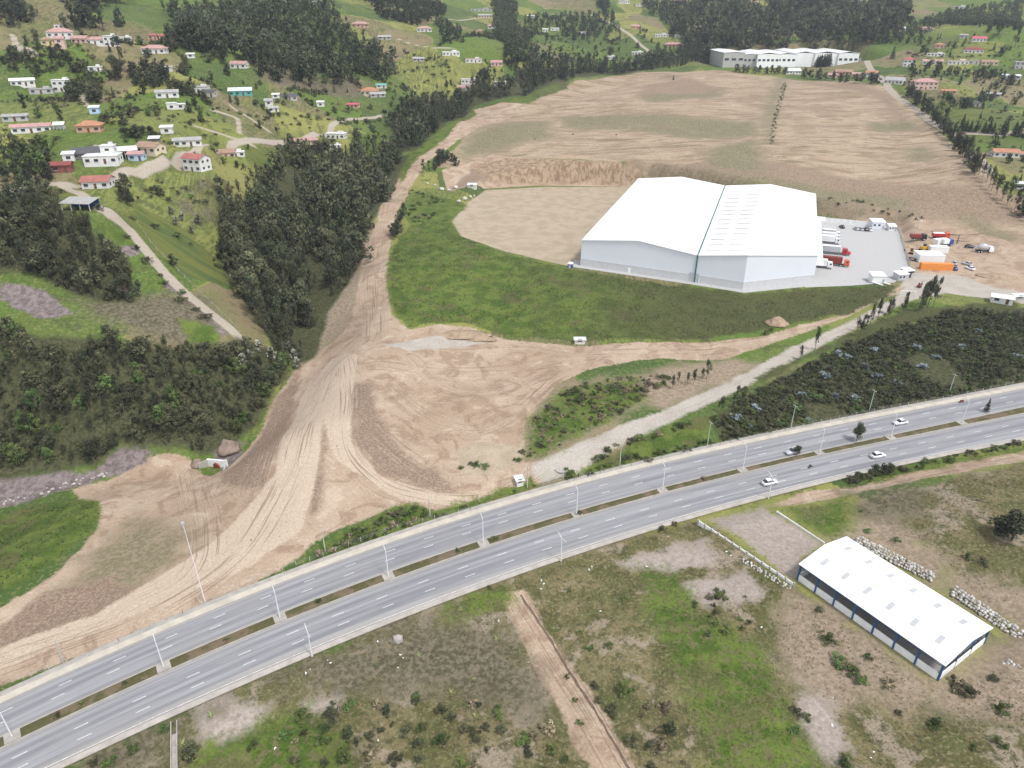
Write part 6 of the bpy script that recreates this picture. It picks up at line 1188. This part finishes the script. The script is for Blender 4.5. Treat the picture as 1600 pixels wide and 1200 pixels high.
# yard lorries, tails against the dock
DK = math.atan2(rn[1], rn[0])
def lorry(u, v, L, cab, box, label, h=2.7, tractor=True, rz=None, cabL=2.2, boxless=False, group='lorries in the yard', z=YZ):
    p = yp(u, v, z); t = thing('lorry', label, 'lorry', p, DK if rz is None else rz, group)   # pixel = front foot of the cab
    gap = 1.0 if tractor else .25; nose = 1.5 if tractor == 2 else 0
    cabm = MB()
    if nose: loft([(-cabL-nose, 1.2, 1.15, .7, 3.3), (-nose-.2, 1.2, 1.1, .7, 3.2), (-nose+.15, 1.15, 1.0, .7, 2.1), (0, 1.0, .9, .7, 1.75)]).build('cab', M[cab], t); MB().box((-nose-.02, 0, 2.6), (.12, 2.0, .8)).build('windscreen', M['glass'], t)
    else: loft([(-cabL, 1.22, 1.18, .7, 3.1), (-.35, 1.22, 1.14, .7, 3.05), (-.05, 1.2, 1.1, .6, 1.9), (0, 1.15, 1.1, .5, 1.6)]).build('cab', M[cab], t); MB().box((-.16, 0, 2.35), (.12, 2.05, .85)).build('windscreen', M['glass'], t)
    for s in (-1, 1): MB().box((-nose-.95, s*1.2, 2.3), (.8, .1, .7)).build('side_window', M['glass'], t)
    c0 = -cabL-nose-gap
    MB().box((c0/2-L/2, 0, .85), (L-c0-.6, .9, .3)).build('chassis', M['dark'], t)
    if not boxless:
        bx = MB().box((c0-L/2, 0, 1.25+h/2), (L, 2.5, h)).build('cargo_box', M[box], t); MB().box((c0-L/2, 0, 1.25+h+.03), (L-.1, 2.4, .06)).build('roof_sheet', M['white_metal' if box != 'maroon' else 'maroon'], bx)
    xs = [-1.2-nose*.2, c0-.4, c0-L+1.2, c0-L+2.4] if tractor else [-1.2, c0-L+1.6]
    for x in xs:
        for s in (-1, 1): wheel(t, x, s*1.05, .5, .4)
    return t
lorry(1312, 372, 6.5, 'car_white', 'silver_paint', 'white lorry with grey box, rear one of three parked side by side', tractor=0)
lorry(1312, 377, 6.5, 'car_white', 'white_metal', 'white lorry, middle one of three parked side by side', tractor=0)
lorry(1311.5, 382, 6.5, 'car_white', 'white_metal', 'white lorry, front one of three parked side by side', tractor=0)
lorry(1328, 399.5, 15, 'red_paint', 'silver_paint', 'red long-nosed tractor with a pale semi-trailer at the dock', tractor=2)
lorry(1326, 417, 12.2, 'orange_red', 'maroon', 'orange tractor with a dark red container trailer at the dock', tractor=1)
lorry(1300, 420, 6.5, 'car_white', 'white_metal', 'small white box lorry nearest the warehouse corner', tractor=0)
for u, v, pt, lb in [(1315,356,'black_paint','dark car alone in the middle of the yard back wall'),(1337.5,359,'silver_paint','pale car, leftmost of four by the yard back wall'),(1344.5,359.5,'silver_paint','silver car, second from left of four by the yard back wall'),(1351.5,360,'black_paint','dark-windowed car, third of four by the yard back wall'),(1358.5,360.5,'car_white','white car, rightmost of four by the yard back wall')]:
    car(yp(u, v), DK+1.9, pt, lb, 'cars in the yard', .6)
# yard buildings, walls and fence
a, b = yp(1284,347), yp(1366,355); d = b-a; L = np.linalg.norm(d[:2]); t = thing('yard_wall', 'long white wall along the back of the truck yard', 'wall', a, math.atan2(d[1], d[0]))
for i in range(8): MB().box((L*(i+.5)/8, .0, 1.3), (L/8-.08, .3, 2.6)).build('wall_panel', M['white_paint'], t)
def cabin(u, v, W, D, H, rz, label, wm='white_paint', rm='white_metal', name='cabin', slope=.5, cat='cabin', z=None, win=2):
    p = yp(u, v, YZ if z is None else z); t = thing(name, label, cat, p, rz)
    MB().box((0, D/2, H/2), (W, D, H)).build('wall', M[wm], t); q = MB(); slab(q, (-W/2-.25, -.25, H+.08), (W/2+.25, -.25, H+.08), (W/2+.25, D+.25, H+.08+slope), (-W/2-.25, D+.25, H+.08+slope), .1); q.build('roof', M[rm], t)
    for i in range(win): MB().box((-W/2+W*(i+.5)/win*.7, -.02, H*.58), (W/win*.35, .08, .9)).build('window', M['window_glass'], t)
    MB().box((W*.36, -.02, 1.0), (.9, .08, 2.0)).build('door', M['grey_metal'], t); return t
cabin(1372, 358, 6.5, 6, 3.6, DK+.25, 'white flat building at the back right corner of the yard', 'cladding', cat='building', name='yard_office')
cabin(1394, 361, 3.6, 4, 2.4, DK+.2, 'small low cabin right of the white yard building')
cabin(1372, 443, 5.4, 4.5, 3.2, -.05, 'white box cabin at the lower edge of the yard', 'white_metal', win=0)
cabin(1411, 438, 5.0, 3.6, 2.6, .25, 'pale gatehouse cabin at the yard entrance', 'silver_paint')
cabin(1420, 434, 4.0, 3.4, 3.0, .25, 'smaller white-roofed cabin right behind the gatehouse', 'glass')
for u, v, rz, lb in [(1369,444,-.7,'white panel lying on the grass below the yard, left one'),(1380,443,-.5,'white panel lying on the grass below the yard, right one')]:
    p = at1(u, v); tag(MB().box((0, 0, 0), (5.5, .9, .16)).build('panel', M['white_paint']), lb, 'panel'); o = bpy.context.scene.objects[-1] if False else C.objects[-1]; o.location = (p[0], p[1], p[2]+.45); o.rotation_euler = (0, .12, rz)
fp0, fp1 = yp(1404,360), yp(1422,428); d = fp1-fp0; L = np.linalg.norm(d[:2]); t = thing('mesh_fence', 'grey mesh fence down the right side of the yard', 'fence', fp0, math.atan2(d[1], d[0]))
for i in range(19): MB().tube((L*i/18, 0, 0), (L*i/18, 0, 2.6), .06, .06, 5).build('post', M['grey_metal'], t)
for i in range(18):
    mb = MB()
    for z in (.1, .7, 1.3, 1.9, 2.5): mb.tube((L*i/18, 0, z), (L*(i+1)/18, 0, z), .025, .025, 3, False)
    for j in range(6): mb.tube((L*(i+j/6)/18, 0, .1), (L*(i+j/6)/18, 0, 2.5), .02, .02, 3, False)
    mb.build('mesh_panel', M['grey_metal'], t)
a = at1(1405, 463); t = thing('goal_frame', 'white tube frame like a goal below the yard corner', 'frame', a, -.1)
MB().tube((0, 0, 0), (0, 0, 2.4), .14, .14, 6).build('post', M['white_paint'], t); MB().tube((0, 0, 2.4), (6.2, 0, 2.4), .14, .14, 6).build('crossbar', M['white_paint'], t); MB().tube((6.2, 0, 0), (6.2, 0, 2.4), .14, .14, 6).build('post', M['white_paint'], t)
# ------------------------------------------------------------------ machines and stores on the dirt right of the yard
def gz(u, v): p = at1(u, v); return p
def cont(u, v, L, H, mat, label, rz=-.1, D=2.5, roofm=None, name='container', cat='container'):
    p = gz(u, v); t = thing(name, label, cat, p, rz); MB().box((0, D/2, H/2+.1), (L, D, H)).build('body', M[mat], t)
    if roofm: MB().box((0, D/2, H+.16), (L+.2, D+.2, .14)).build('roof', M[roofm], t)
    mb = MB(); n = int(L/1.2)
    for i in range(n+1): mb.box((-L/2+L*i/n, -.04, H/2+.1), (.1, .1, H-.1))
    mb.build('rib', M[mat], t); MB().box((L/2+.03, D/2, H/2+.1), (.08, D*.9, H*.9)).build('end_door', M[mat], t); return t
cont(1463, 423, 13.5, 3.0, 'orange_paint', 'long orange container beside the yard fence')
cont(1455, 411, 11, 3.3, 'white_metal', 'wide white covered stack behind the orange container', -.1, 7.5, 'white_metal')
cont(1467, 396, 8, 2.8, 'white_metal', 'white container behind the white covered stack', -.12, 3.5, 'white_metal')
cont(1473, 384, 7, 2.7, 'white_metal', 'white container truck body at an angle behind the others', .25, 3.2, 'white_metal')
def machine(u, v, mat, label, rz=0.0, s=1.0, name='excavator'):
    p = gz(u, v); t = thing(name, label, 'machine', p, rz, 'machines beside the yard')
    for q in (-1, 1): MB().prof([(-1.8*s, .1), (1.8*s, .1), (2.1*s, .5*s), (1.7*s, .95*s), (-1.7*s, .95*s), (-2.1*s, .5*s)], q*1.05*s-.3*s, q*1.05*s+.3*s).build('track', M['dark'], t)
    MB().box((-.4*s, 0, 1.6*s), (3.0*s, 2.4*s, 1.2*s), 0, .9).build('body', M[mat], t); MB().box((.7*s, .6*s, 2.5*s), (1.3*s, 1.1*s, 1.5*s), 0, .85).build('cab', M['glass'], t)
    MB().tube((1.0*s, -.4*s, 1.8*s), (3.4*s, -.4*s, 4.0*s), .28*s, .2*s, 6).build('boom', M[mat], t); MB().tube((3.4*s, -.4*s, 4.0*s), (4.6*s, -.4*s, 1.8*s), .2*s, .14*s, 6).build('stick', M[mat], t); MB().box((4.6*s, -.4*s, 1.4*s), (.8*s, 1.0*s, .8*s), 0, .6).build('bucket', M['dark'], t)
machine(1426, 397, 'yellow_paint', 'small yellow digger beside the yard fence', 2.4, .85); machine(1443, 392, 'yellow_paint', 'larger yellow digger behind the white stack', .3, 1.0)
machine(1436, 449, 'maroon', 'small dark red digger on the gravel below the orange container', .8, .55)
lorry(1446, 375, 5, 'black_paint', 'maroon', 'dark dump lorry at the back of the machine park', 1.4, 0, group=None, rz=-.1, z=float(gz(1446, 375)[2])); lorry(1482, 373, 5.5, 'orange_red', 'red_paint', 'red dump lorry at the back of the machine park', 1.5, 0, group=None, rz=-.1, z=float(gz(1482, 373)[2]))
lorry(1486, 383, 3, 'blue_paint', 'white_metal', 'blue cabbed lorry in front of the angled white body', 2.0, 0, group=None, rz=.2, z=float(gz(1486, 383)[2]))
for u, v, pt, rz, sv, lb in [(1426,407,'purple_paint',-.2,.5,'dark purple car squeezed between fence and containers'),(1491,421,'blue_paint',1.3,.5,'blue car at the right end of the orange container'),(1491,413,'silver_paint',1.3,.5,'pale car behind the blue one'),(1515,421,'car_white',1.9,.5,'white car alone on the dirt, front one of two'),(1511,414,'silver_paint',2.2,.5,'silver car alone on the dirt, rear one of two'),(1515,387,'black_paint',-.3,1,'black pickup on the dirt left of the concrete mixer')]:
    car(gz(u, v), rz, pt, lb, None, sv)
p = gz(1536, 394); t = thing('concrete_mixer', 'grey drum concrete mixer lorry on the dirt', 'lorry', p, -.15)
MB().box((0, 0, .95), (7, 1.0, .35)).build('chassis', M['dark'], t); loft([(-3.2, .5, .45, 2.0, 3.0), (-1.6, 1.1, 1.0, 1.4, 3.9), (.4, 1.25, 1.15, 1.3, 4.0), (1.7, .8, .7, 1.5, 3.2)]).build('drum', M['silver_paint'], t, True); loft([(2.0, 1.2, 1.15, .6, 3.0), (3.6, 1.2, 1.1, .6, 2.9), (3.9, 1.1, 1.05, .5, 1.8)]).build('cab', M['car_white'], t); MB().box((3.72, 0, 2.3), (.14, 1.9, .8)).build('windscreen', M['glass'], t); MB().tube((-3.2, 0, 2.9), (-4.3, 0, 1.5), .28, .35, 6).build('chute', M['grey_metal'], t)
for x in (-2.4, -1.2, 2.9):
    for s in (-1, 1): wheel(t, x, s*1.0, .5, .4)
p = gz(1495, 381); t = thing('cement_post', 'dark thin crane post standing in the machine park', 'crane', p); MB().tube((0, 0, 0), (0, 0, 4.5), .18, .14, 6).build('mast', M['dark'], t); MB().tube((-1, 0, 1.8), (5.5, -.5, 1.2), .12, .08, 5).build('jib', M['dark'], t)
# ------------------------------------------------------------------ loose rocks, rubble, earth heaps, litter
def boulder(u, v, s, mat, label, flat_=.8, group=None):
    p = at1(u, v); o = link('boulder', rock_mesh(int(u*7+v), mat)); o.location = (p[0], p[1], p[2]+s*.25); o.scale = (s, s*random.uniform(.8, 1.1), s*flat_); o.rotation_euler = (0, 0, random.uniform(0, 6)); tag(o, label, 'boulder', group)
boulder(622, 1001, 2.2, 'stone_b', 'large grey boulder in the grass below the lower carriageway', 1.15)
for u, v, s in [(690,297,3.2),(702,299,2.6),(712,294,3.0),(726,312,3.4),(735,309,2.6),(717,316,2.8),(680,290,2.0),(668,288,2.2),(741,307,1.8)]: boulder(u, v, s, 'stone_c', 'pale boulder heaped beside the sandy pad', .7, 'boulders beside the sandy pad')
for i in range(34): u = random.uniform(0, 170); v = 786-u*.27+random.uniform(-3, 5); boulder(u, v, random.uniform(.5, 1.5), random.choice(['stone_a', 'stone_b']), 'stone in the stream bed at the left edge', .8, 'stones of the stream bed')
def heap(u, v, r, h, label, mat, el=1.0, rz=0.0, name='earth_heap'):
    p = at1(u, v); bm = bmesh.new(); bmesh.ops.create_uvsphere(bm, u_segments=20, v_segments=10, radius=1.0); sd = random.uniform(0, 90)
    for v_ in bm.verts:
        q = mnoise.noise(v_.co*1.6+Vector((sd, 0, 0)))+.5*mnoise.noise(v_.co*4+Vector((sd, 3, 0))); k_ = 1+.28*q; v_.co = Vector((v_.co.x*r*k_*el, v_.co.y*r*k_, (v_.co.z*h if v_.co.z > 0 else v_.co.z*.4)*k_)) if v_.co.z <= 0 else Vector((v_.co.x*r*k_*el*(1-.4*v_.co.z), v_.co.y*r*k_*(1-.4*v_.co.z), v_.co.z**1.35*h*k_))
    me = bpy.data.meshes.new(name); bm.to_mesh(me); bm.free(); me.materials.append(M[mat]); me.polygons.foreach_set('use_smooth', [True]*len(me.polygons)); o = link(name, me); o.location = p; o.rotation_euler = (0, 0, rz); tag(o, label, 'heap')
mk('earth', (.34, .25, .175), .95, .3, .8); mk('grey_earth', (.27, .205, .165), .95, .3, .5)
heap(1214, 505, 3.6, 2.6, 'tan heap of earth at the foot of the dark slope', 'earth', 1.2); heap(720, 523, 4, 1.5, 'low tan bank at the foot of the green slope, left end', 'earth', 3.0, .02); heap(745, 528, 3, 1.2, 'low tan bank at the foot of the green slope, right end', 'earth', 2.4, -.15); heap(357, 702, 3.9, 3.6, 'grey-brown earth cone above the culvert', 'grey_earth', 1.0); heap(309, 726, 2.2, 2.2, 'small earth knob left of the culvert', 'grey_earth', 1.0)
heap(1560, 433, 4, 1.6, 'long tan earth bank beside the gravel road at the right', 'earth', 2.2, -.2); heap(1490, 362, 5, 1.0, 'pale low earth ridge behind the machine park', 'earth', 2.5, -.1)
mk('litter_white', (.75, .75, .74)); LT = MB().box((0, 0, .08), (.5, .34, .16), .3, .8).box((.2, .25, .05), (.3, .2, .1), 1.0, .7).mesh('litter', M['litter_white'])
for u, v in [(512,1032),(516,1036),(485,1046),(478,1052),(625,1023),(630,1028),(622,1043),(591,1157),(430,1169),(779,970),(825,1035),(846,907),(850,912),(938,955),(1010,885),(1095,833),(1044,838),(1302,1090),(1365,1175),(1361,1184),(1300,1133),(590,1002),(925,886),(920,890),(1135,862),(1142,868),(718,536),(718,757),(1190,980),(1340,905),(845,920)]:
    p = at1(u, v); o = link('litter', LT); o.location = p; s = random.uniform(.4, .95); o.scale = (s, s, s); o.rotation_euler = (random.uniform(-.3, .3), 0, random.uniform(0, 6)); tag(o, 'scrap of white litter lying on the ground', 'litter', 'white litter')
# drain channel at the bottom left
a, b = at1(272, 1128), at1(275, 1215); d = b-a; L = np.linalg.norm(d[:2]); t = thing('drain_wall', 'thin concrete drain wall running down at the bottom left', 'drain', a, math.atan2(d[1], d[0]))
for s in (-.5, .5):
    for i in range(6): MB().box((L*(i+.5)/6, s, .1), (L/6-.03, .12, .5)).build('slab', M['concrete'], t)
MB().box((L/2, 0, -.2), (L, .86, .12)).build('channel_floor', M['kerb_grey'], t)

# ------------------------------------------------------------------ thin haze over the valley
hz_ = MB().box((0, 1150, 170), (3000, 2500, 470)).build('haze', None); hz_['kind'] = 'stuff'; hz_['label'] = 'thin pale haze filling the valley air'; hz_['category'] = 'haze'
hm = bpy.data.materials.new('haze'); hm.use_nodes = True; hn = hm.node_tree; hn.nodes.remove(hn.nodes['Principled BSDF']); pv = hn.nodes.new('ShaderNodeVolumePrincipled')
pv.inputs['Color'].default_value = (.82, .89, 1.0, 1); pv.inputs['Density'].default_value = .0001; pv.inputs['Anisotropy'].default_value = .2; hn.links.new(pv.outputs[0], hn.nodes['Material Output'].inputs['Volume']); hz_.data.materials.append(hm); hz_.visible_shadow = True
